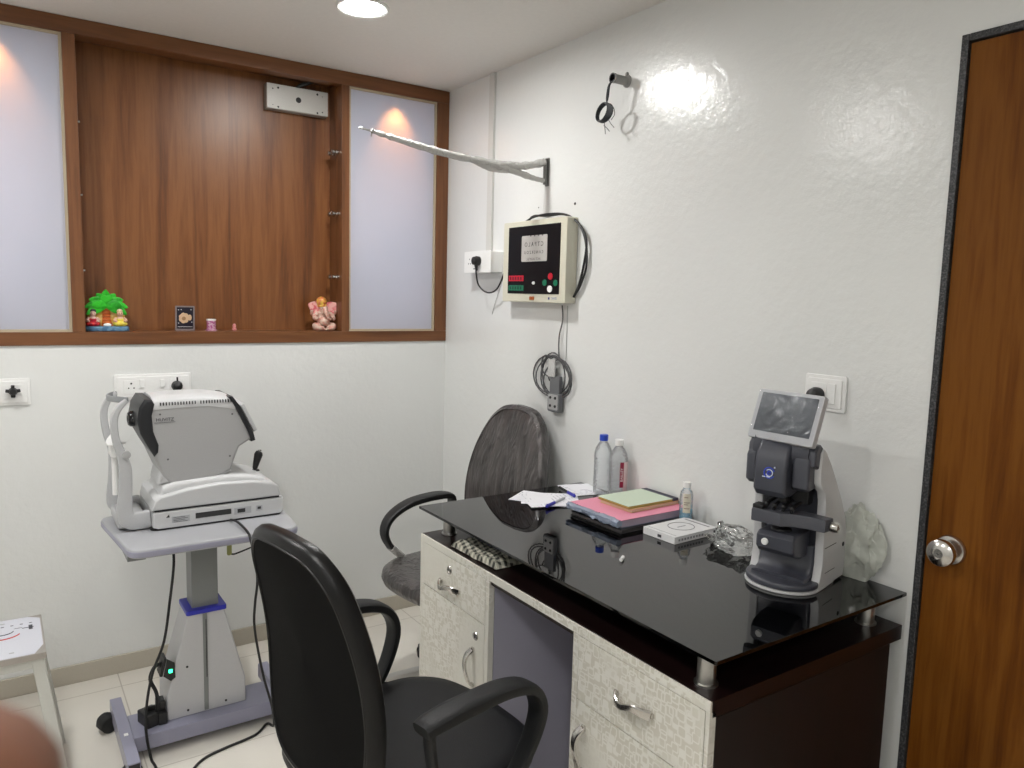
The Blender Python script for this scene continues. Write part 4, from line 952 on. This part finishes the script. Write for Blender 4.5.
for k in range(2):
    cable('chart_cable', [(-.02, -.66 - .02 * k, 1.772), (-.022, -.72, 1.788 + .004 * k), (-.022, -.81, 1.793 - .006 * k), (-.02, -.91, 1.785), (-.018, -.985, 1.752), (-.016, -1.03 - .006 * k, 1.69), (-.015, -1.04 + .015 * k, 1.60), (-.014, -1.01 + .01 * k, 1.53), (-.013, -.972, 1.487)], .0042, ['thick black cable looping over the top and side of the eye chart', 'second black cable tucked close behind the eye chart edge'][k])
# remote on a coiled cord
rm = empty('remote_control', 'grey four-button remote hanging on a coiled cord below the eye chart', 'remote control', (-.004, -.89, 1.05))
M = WX(-.891, 1.10)
g = G(); g.prism(rrect(-.030, .022, .030, .092, .004), 'z', .010, .026, .003, 0, 2, M); g.prism(rrect(-.036, -.045, .036, .026, .008), 'z', .008, .030, .004, 0, 3, M); fin(g, 'remote_body', mat('remote_grey', (.15, .155, .165), .5), rm)
g = G(); g.prism(rrect(-.029, -.036, .029, .022, .005), 'z', .0295, .0310, .0004, 0, 2, M); fin(g, 'face_plate', mat('remote_plate', (.40, .40, .40), .5), rm)
for x in (-.015, .015):
    for y in (-.022, .009):
        g = G(); g.lathe([(0, 0), (.0055, 0), (.005, .003), (0, .003)], 14, 0, M @ Matrix.Translation((x, y, .031))); fin(g, 'button', BLACKP, rm)
GC = mat('grey_cord', (.10, .10, .105), .5)
g = G()
loops = [(.845, 1.185, .115, .078, .1), (.858, 1.190, .105, .072, -.1), (.885, 1.188, .090, .078, .2), (.868, 1.195, .075, .082, 0), (.90, 1.185, .085, .070, -.2), (.845, 1.225, .045, .040, .3)]
for i, (yy, zz, ry, rz_, tl) in enumerate(loops):
    ps = []
    for k in range(22):
        a = 2 * PI * k / 22; ps.append((-.008 - .003 * i - .004 * math.sin(2 * a), -yy - ry * math.cos(a + tl), zz + rz_ * math.sin(a)))
    g.tube(ps, .0028, 6, closed=True)
g.tube([(-.012, -.905, 1.455), (-.010, -.908, 1.40), (-.012, -.893, 1.34), (-.014, -.898, 1.27), (-.016, -.92, 1.24)], .0028, 6, 0, 5)
g.tube([(-.012, -.89, 1.19), (-.018, -.85, 1.17), (-.018, -.842, 1.23), (-.016, -.87, 1.262), (-.016, -.92, 1.25)], .0028, 6, 0, 5)
fin(g, 'coiled_cord', GC, rm)
g = G(); g.box((-.030, -.893, 1.185), (-.022, -.850, 1.255), .008); fin(g, 'cord_tie', m_creased('clear_tie', (.55, .55, .54), .2, .8, 60., .6), rm)
g = G(); g.tube([(-.002, -.925, 1.455), (-.002, -.925, 1.36), (-.002, -.925, 1.24)], .0016, 5); fin(g, 'thin_wire', mat('white_wire', (.45, .45, .44), .5), label='thin pale wire straight down the wall below the eye chart', cat='wire', origin=(-.002, -.925, 1.3))
# surface socket box with trunking
sb = empty('socket_box', 'white surface socket box left of the eye chart with a plug in it', 'socket', (-.001, -.378, 1.58))
M = WX(-.378, 1.623)
g = G(); g.prism(rrect(-.104, -.042, .104, .044, .004), 'z', .001, .058, .002, 0, 2, M); fin(g, 'back_box', WHITEP, sb)
g = G(); g.prism(rrect(-.106, -.044, .106, .046, .004), 'z', .0582, .064, .002, 0, 2, M); pl = fin(g, 'face_plate', WHITEP, sb)
g = G(); g.box((-.08, -.022, .0638), (-.035, .025, .0655), .001, M=M); g.box((-.033, -.022, .0638), (-.008, .025, .0665), .002, M=M); g.box((-.006, -.022, .0638), (.04, .025, .0655), .001, M=M); fin(g, 'socket_module', WHITEP, pl)
g = G()
for x, y in ((-.058, .013), (-.066, -.006), (-.050, -.006)): g.lathe([(0, 0), (.003, 0), (.003, .0005), (0, .0005)], 8, 0, M @ Matrix.Translation((x, y, .0654)))
g.box((-.028, -.030, .0638), (-.012, -.026, .0650), M=M)
fin(g, 'socket_holes', mat('hole_grey', (.10, .10, .10), .6), pl)
def plug(M, x, y, z, label, down=True, name='plug', r=.019):
    g = G(); g.lathe([(0, 0), (r, 0), (r * 1.08, .012), (r * .85, .028), (r * .35, .034), (0, .035)], 20, 0, M @ Matrix.Translation((x, y, z)))
    if down: g.sweep([M @ V(p) for p in ((x, y - .004, z + .014), (x, y - .022, z + .013), (x, y - .040, z + .010))], circ(.009, .008, 10), M.to_3x3() @ V((1, 0, 0)), 0, 3, [(1.3, 1.2), (.9, .9), (.55, .55)])
    p = M @ V((x, y, z)); return fin(g, name, BLACKP, label=label, cat='plug', origin=p)
plug(M, .018, .004, .0656, 'black mains plug in the surface socket box beside the eye chart')
cable('plug_cable', [(-.079, -.396, 1.592), (-.078, -.398, 1.57), (-.07, -.402, 1.53), (-.055, -.425, 1.503), (-.045, -.458, 1.497), (-.04, -.50, 1.512), (-.035, -.530, 1.555), (-.030, -.545, 1.60), (-.02, -.556, 1.63)], .0034, 'black plug cable looping from the socket box to the eye chart')
g = G(); g.tube([(-.003, -.50, 1.575), (-.003, -.462, 1.51), (-.003, -.43, 1.45), (-.003, -.41, 1.405)], .0011, 5, 0, 4); fin(g, 'thin_wire', _M['white_wire'], label='thin pale wire hanging diagonally below the socket box', cat='wire', origin=(-.003, -.45, 1.5))
g = G(); g.box((-.012, -.400, 1.668), (-.0005, -.362, 2.399), .0015); fin(g, 'cable_trunking', mat('trunking_white', (.62, .615, .59), .4), label='narrow white cable trunking from the ceiling down to the socket box', cat='cable trunking', origin=(-.006, -.381, 2.0))
for y, z, s in ((-.945, 1.822, .0055), (-.722, 1.826, .0025)):
    g = G(); g.lathe([(0, 0), (s, 0), (s * .8, .0012), (0, .0012)], 12, 0, WX(y, z, -.0003)); fin(g, 'wall_plug', BLACKP, label='dark screw hole plug above the eye chart, the ' + ('larger right one' if s > .003 else 'smaller left one'), cat='screw plug', origin=(0, y, z))
# wrapped swing arm
sa = empty('swing_arm', 'plastic-wrapped swing arm reaching out from the wall above the eye chart', 'swing arm', (-.002, -.775, 1.93))
FW = m_creased('arm_plastic_wrap', (.52, .51, .49), .22, .8, 55., .7)
g = G(); g.box((-.006, -.785, 1.90), (-.0008, -.765, 2.005), .002); g.tube([(-.014, -.775, 1.905), (-.014, -.775, 2.0)], .0075, 12); fin(g, 'wall_bracket', mat('bracket_grey', (.22, .22, .21), .4, .5), sa)
def lump(pts, r0, r1, seed, wob=.25, n=12, k=8):
    pts = crom([V(p) for p in pts], k); m = len(pts); rad = [(r0 + (r1 - r0) * (i / (m - 1))) * (1 + wob * noise.noise(V((i * .35, seed, 0)))) for i in range(m)]
    g = G(); g.tube(pts, rad, n); return g
fin(lump([(-.018, -.774, 1.988), (-.070, -.771, 1.972), (-.125, -.769, 1.962), (-.19, -.766, 1.959), (-.252, -.762, 1.959), (-.353, -.757, 1.965), (-.451, -.752, 1.974), (-.53, -.748, 1.985)], .0145, .012, 2., .35), 'upper_bar', FW, sa, ang=60)
fin(lump([(-.018, -.774, 1.920), (-.060, -.771, 1.924), (-.124, -.769, 1.936), (-.19, -.766, 1.948), (-.252, -.762, 1.956)], .008, .015, 5., .3), 'lower_bar', FW, sa, ang=60)
fin(lump([(-.52, -.748, 1.983), (-.599, -.743, 1.996), (-.65, -.74, 2.004), (-.700, -.737, 2.013)], .012, .007, 7., .35), 'tip_bar', FW, sa, ang=60)
g = G(); g.tube([(-.695, -.737, 2.012), (-.733, -.735, 2.017)], .0035, 8); g.tube([(-.698, -.737, 2.010), (-.700, -.737, 1.995)], .0022, 6); g.ell((-.736, -.735, 2.017), (.007, .006, .0045), 1); fin(g, 'tip_pin', [STEEL, WHITEP], sa)
g = G(); t = bmesh.new()
# loose flap of wrap under the elbow
fl = [(-.12, -.769, 1.958), (-.18, -.766, 1.952), (-.25, -.762, 1.950), (-.31, -.759, 1.956)]
g.sweep(fl, circ(.006, .022, 12, 2.5), (0, 1, 0), 0, 5, [(1, .5), (1.2, 1), (1.2, .95), (1, .4)]); fin(g, 'wrap_fold', FW, sa)
# conduit stub with coiled wires
cs = empty('wire_outlet', 'grey conduit stub high on the wall with a hanging coil of dark wires', 'wiring', (-.002, -1.198, 2.195))
g = G(); M = WX(-1.198, 2.194); g.lathe([(0, 0), (.020, 0), (.020, .004), (.014, .008), (.014, .056), (.016, .058), (.016, .066), (.012, .066), (.011, .040), (0, .040)], 20, 0, M, [0] * 6 + [1] * 4); g.ell((-.002, -1.198, 2.212), (.008, .006, .012)); fin(g, 'conduit', [mat('conduit_grey', (.34, .34, .33), .5), BLACKP], cs)
g = G()
DW = mat('dark_wire', (.012, .016, .02), .4)
for k in range(3): g.tube([(-.055, -1.196 + .003 * k, 2.190), (-.070, -1.192 + .003 * k, 2.172), (-.070, -1.186 + .004 * k, 2.135), (-.066, -1.172 - .003 * k, 2.118)], .0022, 6, 0, 5)
for k in range(5):
    ps = []
    for j in range(20):
        a = 2 * PI * j / 20; ps.append((-.066 + .0022 * k - .008, -1.162 - .002 * k - (.024 + .002 * k) * math.cos(a) - .014 * math.sin(a), 2.092 - .001 * k + .027 * math.sin(a) - .006 * math.cos(a)))
    g.tube(ps, .0030, 6, closed=True)
g.tube([(-.066, -1.19, 2.115), (-.062, -1.205, 2.10), (-.062, -1.212, 2.078), (-.066, -1.20, 2.062)], .0013, 5, 0, 5)
fin(g, 'wire_coil', DW, cs)
g = G()
for (a, b_, c) in (((-.066, -1.165, 2.068), (-.064, -1.168, 2.045), (-.062, -1.170, 2.022)), ((-.066, -1.165, 2.050), (-.064, -1.178, 2.040), (-.062, -1.190, 2.028)), ((-.066, -1.185, 2.068), (-.064, -1.196, 2.052), (-.062, -1.212, 2.036))):
    g.tube([a, b_, c], .0014, 5, 0, 4)
fin(g, 'wire_ends', mat('wire_grey', (.09, .09, .09), .4), cs)
# wall sockets
def holes3(g, M, x, y, mi=0):
    for dx, dy, r in ((0, .010, .0036), (-.009, -.007, .0026), (.009, -.007, .0026)): g.lathe([(0, 0), (r, 0), (r, .0006), (0, .0006)], 8, mi, M @ Matrix.Translation((x + dx, y + dy, .0138)))
def plate(name, M, w, h, label):
    t = empty(name, label, 'socket', M.translation)
    g = G(); g.prism(rrect(-w, -h, w, h, .005), 'z', .0008, .007, .002, 0, 2, M); g.prism(rrect(-w + .009, -h + .009, w - .009, h - .009, .004), 'z', .007, .0115, .0025, 0, 2, M); fin(g, 'frame', WHITEP, t); return t
MR = WX(-2.0, 1.259)
t = plate('wall_socket', MR, .058, .046, 'square white wall socket behind the lensmeter screen')
g = G(); g.box((.012, -.026, .0112), (.034, .026, .016), .002, M=MR); fin(g, 'rocker_switch', WHITEP, t)
g = G(); g.box((-.036, -.026, .0112), (.008, .026, .0135), .001, M=MR); fin(g, 'socket_module', WHITEP, t)
plug(MR, -.014, -.006, .0135, 'black plug in the wall socket behind the lensmeter', False, r=.019)
def WY(x, z): return basis((x, 0, z), (1, 0, 0), (0, 0, 1))
MA = WY(-1.265, 1.108)
t = plate('wall_socket', MA, .134, .048, 'wide white double socket plate on the wall behind the refractometer')
for a, b_ in ((-.103, -.052), (.056, .106)):
    g = G(); g.box((a, -.026, .0112), (b_, .026, .0135), .001, M=MA)
    if a < 0: holes3(g, MA, -.0775, .004, 1)
    fin(g, 'socket_module', [WHITEP, BLACKP], t)
for x in (-.040, .030):
    g = G(); g.box((x - .008, -.003, .0112), (x + .008, .027, .0165), .002, M=MA); fin(g, 'rocker_switch', WHITEP, t)
plug(MA, .080, .000, .0136, 'black round plug in the double socket behind the refractometer', False, r=.019)
g = G(); g.box((.0785, .014, .022), (.0835, .034, .030), .001, M=MA); fin(g, 'plug_pin', BLACKP, label='black earth pin sticking up from the round plug', cat='plug pin', origin=MA @ V((.08, .03, .02)))
MB_ = WY(-1.765, 1.108)
t = plate('wall_socket', MB_, .104, .047, 'white wall socket at the far left edge with a black adapter')
g = G(); g.box((.020, -.026, .0112), (.080, .026, .0135), .001, M=MB_); fin(g, 'socket_module', WHITEP, t)
g = G(); g.box((-.012, -.015, .0112), (.006, .015, .0165), .002, M=MB_); fin(g, 'rocker_switch', WHITEP, t)
g = G(); g.lathe([(0, 0), (.012, 0), (.014, .014), (.010, .028), (0, .029)], 16, 0, MB_ @ Matrix.Translation((.052, .004, .0136)))
for a in (90, 172, 8): 
    d = V((math.cos(math.radians(a)), math.sin(math.radians(a)), 0)); g.box((.004, -.0055, .010), (.022, .0055, .024), .002, M=MB_ @ Matrix.Translation((.052, .004, .0136)) @ Matrix.Rotation(math.radians(a), 4, 'Z'))
g.box((.045, -.018, .0136), (.059, -.005, .030), .003, M=MB_)
fin(g, 'travel_adapter', BLACKP, label='black three-lobed adapter plugged in the leftmost socket', cat='adapter', origin=MB_ @ V((.052, .004, .014)))

# ------------------------------------------------------------------ things in the niche
SZ = 1.3155
# magnetic lock
ml = empty('magnetic_lock', 'silver-white magnetic door lock high in the niche', 'magnetic lock', (-.668, .1345, 2.225))
MM = basis((-.668, .134, 2.274), (1, 0, 0), (0, 0, 1))
g = G(); g.prism(rrect(-.129, -.050, .129, .050, .002), 'z', .0005, .026, .001, 0, 2, MM); fin(g, 'mounting_plate', mat('lock_side', (.38, .36, .34), .4, .3), ml)
g = G(); g.prism(rrect(-.129, -.048, .129, .050, .002), 'z', .026, .043, .001, 0, 2, MM); lk_ = fin(g, 'lock_body', mat('lock_silver', (.58, .57, .54), .38, .1), ml)
g = G(); g.lathe([(0, 0), (.0115, 0), (.0115, .0006), (0, .0006)], 20, 0, MM @ Matrix.Translation((.002, 0, .0431)))
for x, y, r in ((-.083, .036, .0045), (-.083, -.040, .004), (.083, .036, .0045), (.083, -.040, .004), (-.105, .030, .003), (-.105, -.034, .0018), (.105, .030, .0018), (.105, -.034, .003)): g.lathe([(0, 0), (r, 0), (r, .0006), (0, .0006)], 12, 0, MM @ Matrix.Translation((x, y, .0431)))
fin(g, 'screw_holes', BLACKP, lk_)
g = G(); g.tube([(-.67, .11, 2.322), (-.655, .10, 2.336), (-.625, .10, 2.350), (-.60, .105, 2.362)], .008, 10, 0, 5); fin(g, 'lead_cable', mat('dark_grey_cable', (.04, .04, .04), .5), ml)
# small fused figures
def fused(g, name, m_, par, vox=.0022, sm=4):
    o = fin(g, name, m_, par, ang=180)
    r = o.modifiers.new('remesh', 'REMESH'); r.mode = 'VOXEL'; r.voxel_size = vox; r.use_smooth_shade = True
    s = o.modifiers.new('smooth', 'SMOOTH'); s.iterations = sm; s.factor = .5; return o
def two_tone(name, a, b_, sc=90.):
    m, nt, b = nodes(name); n = N(nt, 'ShaderNodeTexNoise', Scale=sc, Detail=3.); L(nt, coords(nt), n.inputs['Vector'])
    L(nt, ramp(nt, n.outputs['Fac'], [(.42, a), (.56, b_)]), b.inputs['Base Color']); b.inputs['Roughness'].default_value = .4; return m
gx, gy = -.572, .062
gn = empty('elephant_figurine', 'pink seated elephant-headed figurine on the niche shelf at the right', 'figurine', (gx, gy, SZ))
T0 = Matrix.Translation((gx, gy, SZ))
PK = two_tone('figurine_cream_pink', (.55, .26, .21), (.62, .46, .37))
g = G()
for c, r in (((0, .005, .052), (.029, .022, .034)), ((0, -.008, .040), (.026, .020, .022)), ((0, -.004, .092), (.021, .018, .022)), ((0, .0, .075), (.030, .016, .016))): g.ell(c, r, 0, T0)
for s in (-1, 1):
    g.tube([T0 @ V(p) for p in ((s * .016, 0, .018), (s * .037, -.010, .020), (s * .033, -.022, .012), (s * .006, -.028, .010))], [.014, .016, .013, .008], 10, 0, 4)     # folded leg
    g.tube([T0 @ V(p) for p in ((s * .026, 0, .076), (s * .042, -.006, .058), (s * .040, -.022, .050), (s * .034, -.026, .060))], [.010, .009, .008, .008], 8, 0, 4)      # lower arm
    g.tube([T0 @ V(p) for p in ((s * .026, .004, .078), (s * .050, .002, .070), (s * .052, -.006, .088))], [.009, .007, .007], 8, 0, 4)                                   # raised arm
g.tube([T0 @ V(p) for p in ((0, -.016, .096), (.002, -.026, .080), (.008, -.030, .062), (.016, -.030, .050), (.024, -.027, .050))], [.011, .009, .008, .006, .006], 10, 0, 4)
for s in (-1, 1): g.tube([T0 @ V(p) for p in ((s * .009, -.018, .080), (s * .013, -.030, .074))], [.003, .0015], 6)
g.ell((0, -.004, .004), (.046, .030, .006), 0, T0)
fused(g, 'body', PK, gn, .0016, 3)
for s in (-1, 1):
    g = G(); eo = [(.010, .080), (.020, .066), (.032, .072), (.040, .068), (.050, .082), (.060, .090), (.068, .112), (.052, .122), (.030, .124), (.012, .112)]
    eo = [(q.x, q.y) for q in crom([V((a, b2, 0)) for a, b2 in eo], 4, True)]
    g.prism([(s * a, b2) for a, b2 in eo], 'y', .000, .007, .002, 0, 2, T0 @ Matrix.Rotation(s * -.12, 4, 'Z')); fin(g, 'ear', two_tone('ear_pink', (.62, .10, .13), (.78, .42, .38), 60.), gn)
    g = G(); g.ell((s * .009, -.0205, .097), (.0022, .0015, .0022), 0, T0, 8); fin(g, 'eye', BLACKG, gn)
g = G(); g.lathe([(0, .0), (.020, .0), (.022, .006), (.0205, .010), (.0235, .016), (.023, .026), (.019, .034), (.013, .040), (.006, .043), (0, .044)], 20, 0, T0 @ Matrix.Translation((-.006, .0, .102)) @ Matrix.Rotation(-.1, 4, 'Y')); fin(g, 'headdress', two_tone('gold_orange', (.55, .15, .05), (.65, .42, .06)), gn)
# palm tree figurine
px_, py_ = -1.409, .060
pf = empty('palm_figurine', 'painted palm tree figurine with two seated figures in the left of the niche', 'figurine', (px_, py_, SZ))
T1 = Matrix.Translation((px_, py_, SZ))
g = G(); g.prism(circ(.075, .034, 40, 2.6), 'z', .0, .018, .004, 0, 2, T1); fin(g, 'plinth', two_tone('plinth_blue', (.05, .14, .26), (.14, .28, .42), 50.), pf)
g = G(); g.sweep([T1 @ V(p) for p in ((.002, .010, .012), (.001, .012, .05), (0, .012, .09))], circ(.020, .014, 12), (1, 0, 0), 0, 6, [(1.2, 1.1), (.8, .8), (.9, .9)])
for z in (.03, .042, .054, .066): g.lathe([(.010, -.002), (.0195, 0), (.010, .002)], 16, 0, T1 @ Matrix.Translation((.001, .010, z)) @ Matrix.Diagonal((1, .8, 1, 1)))
fin(g, 'trunk', mat('trunk_orange', (.62, .16, .03), .4), pf)
g = G()
for s in (-1, 1): g.prism([(s * .012, .018), (s * .06, .018), (s * .062, .060), (s * .045, .085), (s * .012, .09)], 'y', .004, .018, .004, 0, 2, T1)
fin(g, 'backdrop', two_tone('backdrop_ochre', (.60, .36, .05), (.72, .50, .16), 40.), pf)
LF = two_tone('leaf_green', (.008, .30, .008), (.03, .50, .02), 40.)
lv = [(90, .062, .006), (62, .066, -.002), (118, .066, -.002), (38, .072, -.006), (142, .072, -.006), (16, .074, -.010), (164, .074, -.010), (-4, .066, -.012), (184, .066, -.012), (76, .050, -.014), (104, .050, -.014), (26, .056, -.016), (154, .056, -.016)]
for a, ln, yy in lv:
    d = V((math.cos(math.radians(a)), 0, math.sin(math.radians(a)))); base = T1 @ V((0, .006 + yy, .092)); pts = []
    for k in range(6):
        q = k / 5; pts.append(base + d * ln * q + V((0, -.010 * q, -.026 * q * q * abs(d.x))))
    g = G(); g.sweep(pts, circ(.0105, .0022, 10), V((0, 1, 0)).cross(d), 0, 3, [(.6, 1), (1.3, 1.6), (1.7, 1.5), (1.6, 1.3), (1.1, 1.1), (.15, .5)]); fin(g, 'leaf', LF, pf)
def seated(x, robe, skin, nm):
    T = T1 @ Matrix.Translation((x, -.010, .017)); 
    g = G()
    for c, r in (((0, 0, .022), (.014, .011, .018)), ((0, -.001, .048), (.0115, .011, .0125)), ((0, 0, .036), (.008, .007, .007))): g.ell(c, r, 0, T)
    for s in (-1, 1):
        g.tube([T @ V(p) for p in ((s * .012, 0, .032), (s * .020, -.006, .022), (s * .012, -.014, .020))], [.0055, .005, .0045], 8, 0, 3)
    g.ell((0, -.0115, .046), (.002, .003, .0025), 0, T)
    b = fused(g, 'seated_figure', skin, pf, .0012, 2)
    g = G(); g.ell((0, -.002, .010), (.025, .018, .011), 0, T); g.ell((0, .001, .024), (.0155, .0125, .012), 0, T); fused(g, 'robe', robe, b, .0014, 2)
    g = G(); g.ell((0, .003, .057), (.0145, .0125, .0115), 0, T); g.ell((0, .002, .070), (.0065, .0065, .007), 0, T); fused(g, 'hair', BLACKP if x < 0 else two_tone('straw_hair', (.5, .35, .15), (.7, .55, .4)), b, .0014, 2)
    for s in (-1, 1):
        g = G(); g.ell((s * .004, -.0115, .050), (.0014, .001, .0016), 0, T, 8); fin(g, 'eye', BLACKG, b)
seated(-.046, two_tone('robe_red', (.35, .0, .02), (.62, .03, .03), 70.), mat('figure_skin_pale', (.62, .40, .33), .4), 'red'); seated(.044, two_tone('robe_yellow', (.75, .50, .02), (.70, .62, .10), 70.), mat('figure_skin_pink', (.66, .40, .28), .4), 'yellow')
g = G(); g.ell((0, 0, .006), (.014, .010, .007)); g.bm.transform(T1 @ Matrix.Translation((.0, -.018, .017))); fin(g, 'white_mound', WHITEP, pf)
# framed picture, jar, tiny figure
pc = empty('picture_stand', 'small dark upright picture card with a pale flower on the niche shelf', 'picture', (-1.134, .07, SZ))
T2 = Matrix.Translation((-1.134, .07, SZ)) @ Matrix.Rotation(.08, 4, 'X')
g = G(); g.prism(rrect(-.036, .0, .036, .098, .004), 'y', -.002, .002, .001, 0, 2, T2); g.box((-.036, -.012, 0), (.036, .012, .003), .001, M=Matrix.Translation((-1.134, .07, SZ))); fin(g, 'acrylic_frame', mat('acrylic_grey', (.24, .20, .20), .15), pc)
g = G(); g.prism(rrect(-.030, .008, .030, .092, .002), 'y', -.0028, -.002, 0, 0, 2, T2); cdk = fin(g, 'print', mat('print_dark', (.012, .010, .022), .3), pc)
g = G()
for k in range(7):
    a = 2 * PI * k / 7; g.ell((-.004 + .011 * math.cos(a), -.003, .050 + .012 * math.sin(a)), (.0095, .0008, .0095), 0, T2, 10)
g.ell((-.005, -.0034, .048), (.008, .001, .008), 1, T2, 10); g.ell((.017, -.003, .052), (.008, .0008, .012), 0, T2, 10)
for x, z in ((-.024, .082), (-.014, .083), (.022, .083), (-.024, .030), (.025, .034)): g.ell((x, -.003, z), (.002, .0006, .002), 2, T2, 8)
g.box((-.027, -.0034, .0145), (.027, -.0028, .0165), 0, 2, M=T2)
fin(g, 'flower_print', [mat('print_peach', (.62, .42, .26), .5), mat('print_brown', (.35, .20, .10), .5), mat('print_white', (.6, .6, .6), .5)], cdk)
jr = empty('small_jar', 'tiny pink and white jar standing in the middle of the niche shelf', 'jar', (-1.035, .07, SZ))
TJ = Matrix.Translation((-1.035, .07, SZ))
g = G(); g.lathe([(0, 0), (.022, 0), (.022, .003), (.017, .004), (.0175, .040), (0, .040)], 24, 0, TJ); fin(g, 'jar_body', two_tone('jar_pink', (.35, .05, .20), (.60, .38, .48), 160.), jr)
g = G(); g.lathe([(0, .040), (.0185, .040), (.0185, .046), (0, .047)], 24, 0, TJ); fin(g, 'lid', WHITEP, jr)
g = G(); TT = Matrix.Translation((-.945, .07, SZ))
g.lathe([(0, 0), (.0085, 0), (.009, .006), (.006, .014), (.0075, .020), (.005, .026), (0, .028)], 16, 0, TT); fin(g, 'mini_idol', two_tone('idol_pink', (.45, .08, .10), (.62, .30, .28), 200.), label='very small pinkish figure right of the tiny jar', cat='figurine', origin=(-.945, .07, SZ))

# ------------------------------------------------------------------ stool at the left edge
sx1, sy0, sy1 = -1.672, -.725, -.425
st = empty('stool', 'small white-legged stool with a printed tin top at the left edge', 'stool', (-1.83, -.575, 0))
g = G(); g.box((-1.99, sy0, .432), (sx1, sy1, .450), .002); fin(g, 'seat', mat('stool_tin', (.42, .39, .36), .35, .5), st)
SP = mat('stool_print', (.62, .63, .70), .35)
g = G(); g.prism([(-1.985, sy0 + .004), (-1.70, sy0 + .004), (-1.677, sy0 + .06), (-1.677, sy1 - .03), (-1.71, sy1 - .004), (-1.985, sy1 - .004)], 'z', .4502, .4507)
def arcs(cx, cy, r, a0, a1, n=16): return [(cx + r * math.cos(math.radians(a0 + (a1 - a0) * k / n)), cy + r * .8 * math.sin(math.radians(a0 + (a1 - a0) * k / n)), .4509) for k in range(n + 1)]
g.tube(arcs(-1.775, -.545, .045, 200, 340), .0022, 5, 1); g.tube(arcs(-1.775, -.525, .028, 190, 350), .0018, 5, 2)
for k in range(7): g.box((-1.85 + k * .024, -.485, .4506), (-1.842 + k * .024, -.480, .4510), mi=2)
g.box((-1.725, -.52, .4506), (-1.695, -.515, .4510), mi=2); g.box((-1.708, -.535, .4506), (-1.698, -.500, .4510), mi=2); g.box((-1.745, -.512, .4506), (-1.725, -.509, .4510), mi=2)
for x, y in ((-1.78, -.46), (-1.76, -.69), (-1.86, -.69), (-1.82, -.44)): g.box((x, y, .4506), (x + .012, y + .006, .4510), mi=3)
fin(g, 'printed_sheet', [SP, mat('print_red', (.6, .05, .04), .4), mat('print_ink', (.08, .08, .10), .5), mat('print_grey', (.4, .4, .42), .5)], st)
LEGM = mat('stool_leg_paint', (.60, .60, .56), .45)
for (x, y, ox, oy) in ((-1.694, -.705, .058, -.05), (-1.694, -.445, .058, .03), (-1.965, -.705, -.030, -.05), (-1.965, -.445, -.03, .03)):
    g = G(); g.sweep([(x, y, .432), (x + ox, y + oy, .0)], circ(.016, .010, 12, 5), (1, 0, 0)); fin(g, 'leg', LEGM, st)
g = G(); g.box((-1.975, -.715, .405), (-1.69, -.700, .432), .001); g.box((-1.975, -.450, .405), (-1.69, -.435, .432), .001); g.box((-1.70, -.70, .405), (-1.69, -.45, .432), .001); fin(g, 'apron', LEGM, st)

# ------------------------------------------------------------------ hand of the photographer, fingertip in the lower left corner
SK = m_skin()
def hand():
    rt, up, fw_ = V(R0), V(R1), V(R2)
    def W(r, u_, f): return CAM + rt * r + up * u_ + fw_ * f
    me = bpy.data.meshes.new('hand'); o = bpy.data.objects.new('hand', me); COL.objects.link(o)
    vs, es, rd = [], [], []
    def add(p, r, prev=None):
        vs.append(p); rd.append(r)
        if prev is not None: es.append((prev, len(vs) - 1))
        return len(vs) - 1
    org = W(-.12, -.17, .02)
    a0 = add(W(-.20, -.34, -.02), .030); w0 = add(W(-.165, -.25, .0), .026, a0); pm = add(W(-.145, -.20, .015), .032, w0)
    tip = W(-.0585, -.0385, .090)
    k1 = add(W(-.118, -.150, .045), .013, pm)
    a = add(W(-.105, -.118, .062), .0105, k1); a = add(W(-.086, -.078, .080), .0105, a); a = add(W(-.070, -.056, .087), .0145, a); add(tip, .0138, a)
    for (kx, ky, kz, dx, ln) in ((-.130, -.142, .030, -.010, .95), (-.146, -.146, .015, -.016, .86), (-.160, -.155, .0, -.022, .70)):
        k = add(W(kx, ky, kz), .012, pm); 
        p1 = add(W(kx + .020 * ln + dx * .1, ky + .030 * ln, kz + .022 * ln), .0095, k); p2 = add(W(kx + .042 * ln, ky + .042 * ln, kz + .016 * ln), .0088, p1); add(W(kx + .056 * ln, ky + .030 * ln, kz + .004), .0075, p2)
    th = add(W(-.118, -.205, .018), .014, pm); t1 = add(W(-.092, -.185, .030), .0115, th); add(W(-.075, -.158, .038), .0095, t1)
    me.from_pydata([tuple(v - org) for v in vs], es, []); o.location = org
    me.materials.append(SK)
    sk = o.modifiers.new('skin', 'SKIN'); sk.use_smooth_shade = True
    for i, d in enumerate(me.skin_vertices[0].data): d.radius = (rd[i], rd[i]); d.use_root = (i == 0)
    ss = o.modifiers.new('sub', 'SUBSURF'); ss.levels = 2; ss.render_levels = 2
    o['label'] = 'blurred brown fingertip of the photographer in the bottom left corner'; o['category'] = 'hand'
hand()

# ------------------------------------------------------------------ world and view
w = bpy.data.worlds.new('world'); SC.world = w; w.use_nodes = True
w.node_tree.nodes['Background'].inputs[0].default_value = (.6, .65, .7, 1); w.node_tree.nodes['Background'].inputs[1].default_value = .05
SC.view_settings.view_transform = 'Standard'; SC.view_settings.look = 'None'; SC.view_settings.gamma = 1.; SC.view_settings.use_curve_mapping = False
SC.view_settings.exposure = 1.47
SC.cycles.max_bounces = 10; SC.cycles.diffuse_bounces = 5; SC.cycles.transparent_max_bounces = 16; SC.cycles.use_denoising = True
SC.cycles.sample_clamp_indirect = 6.
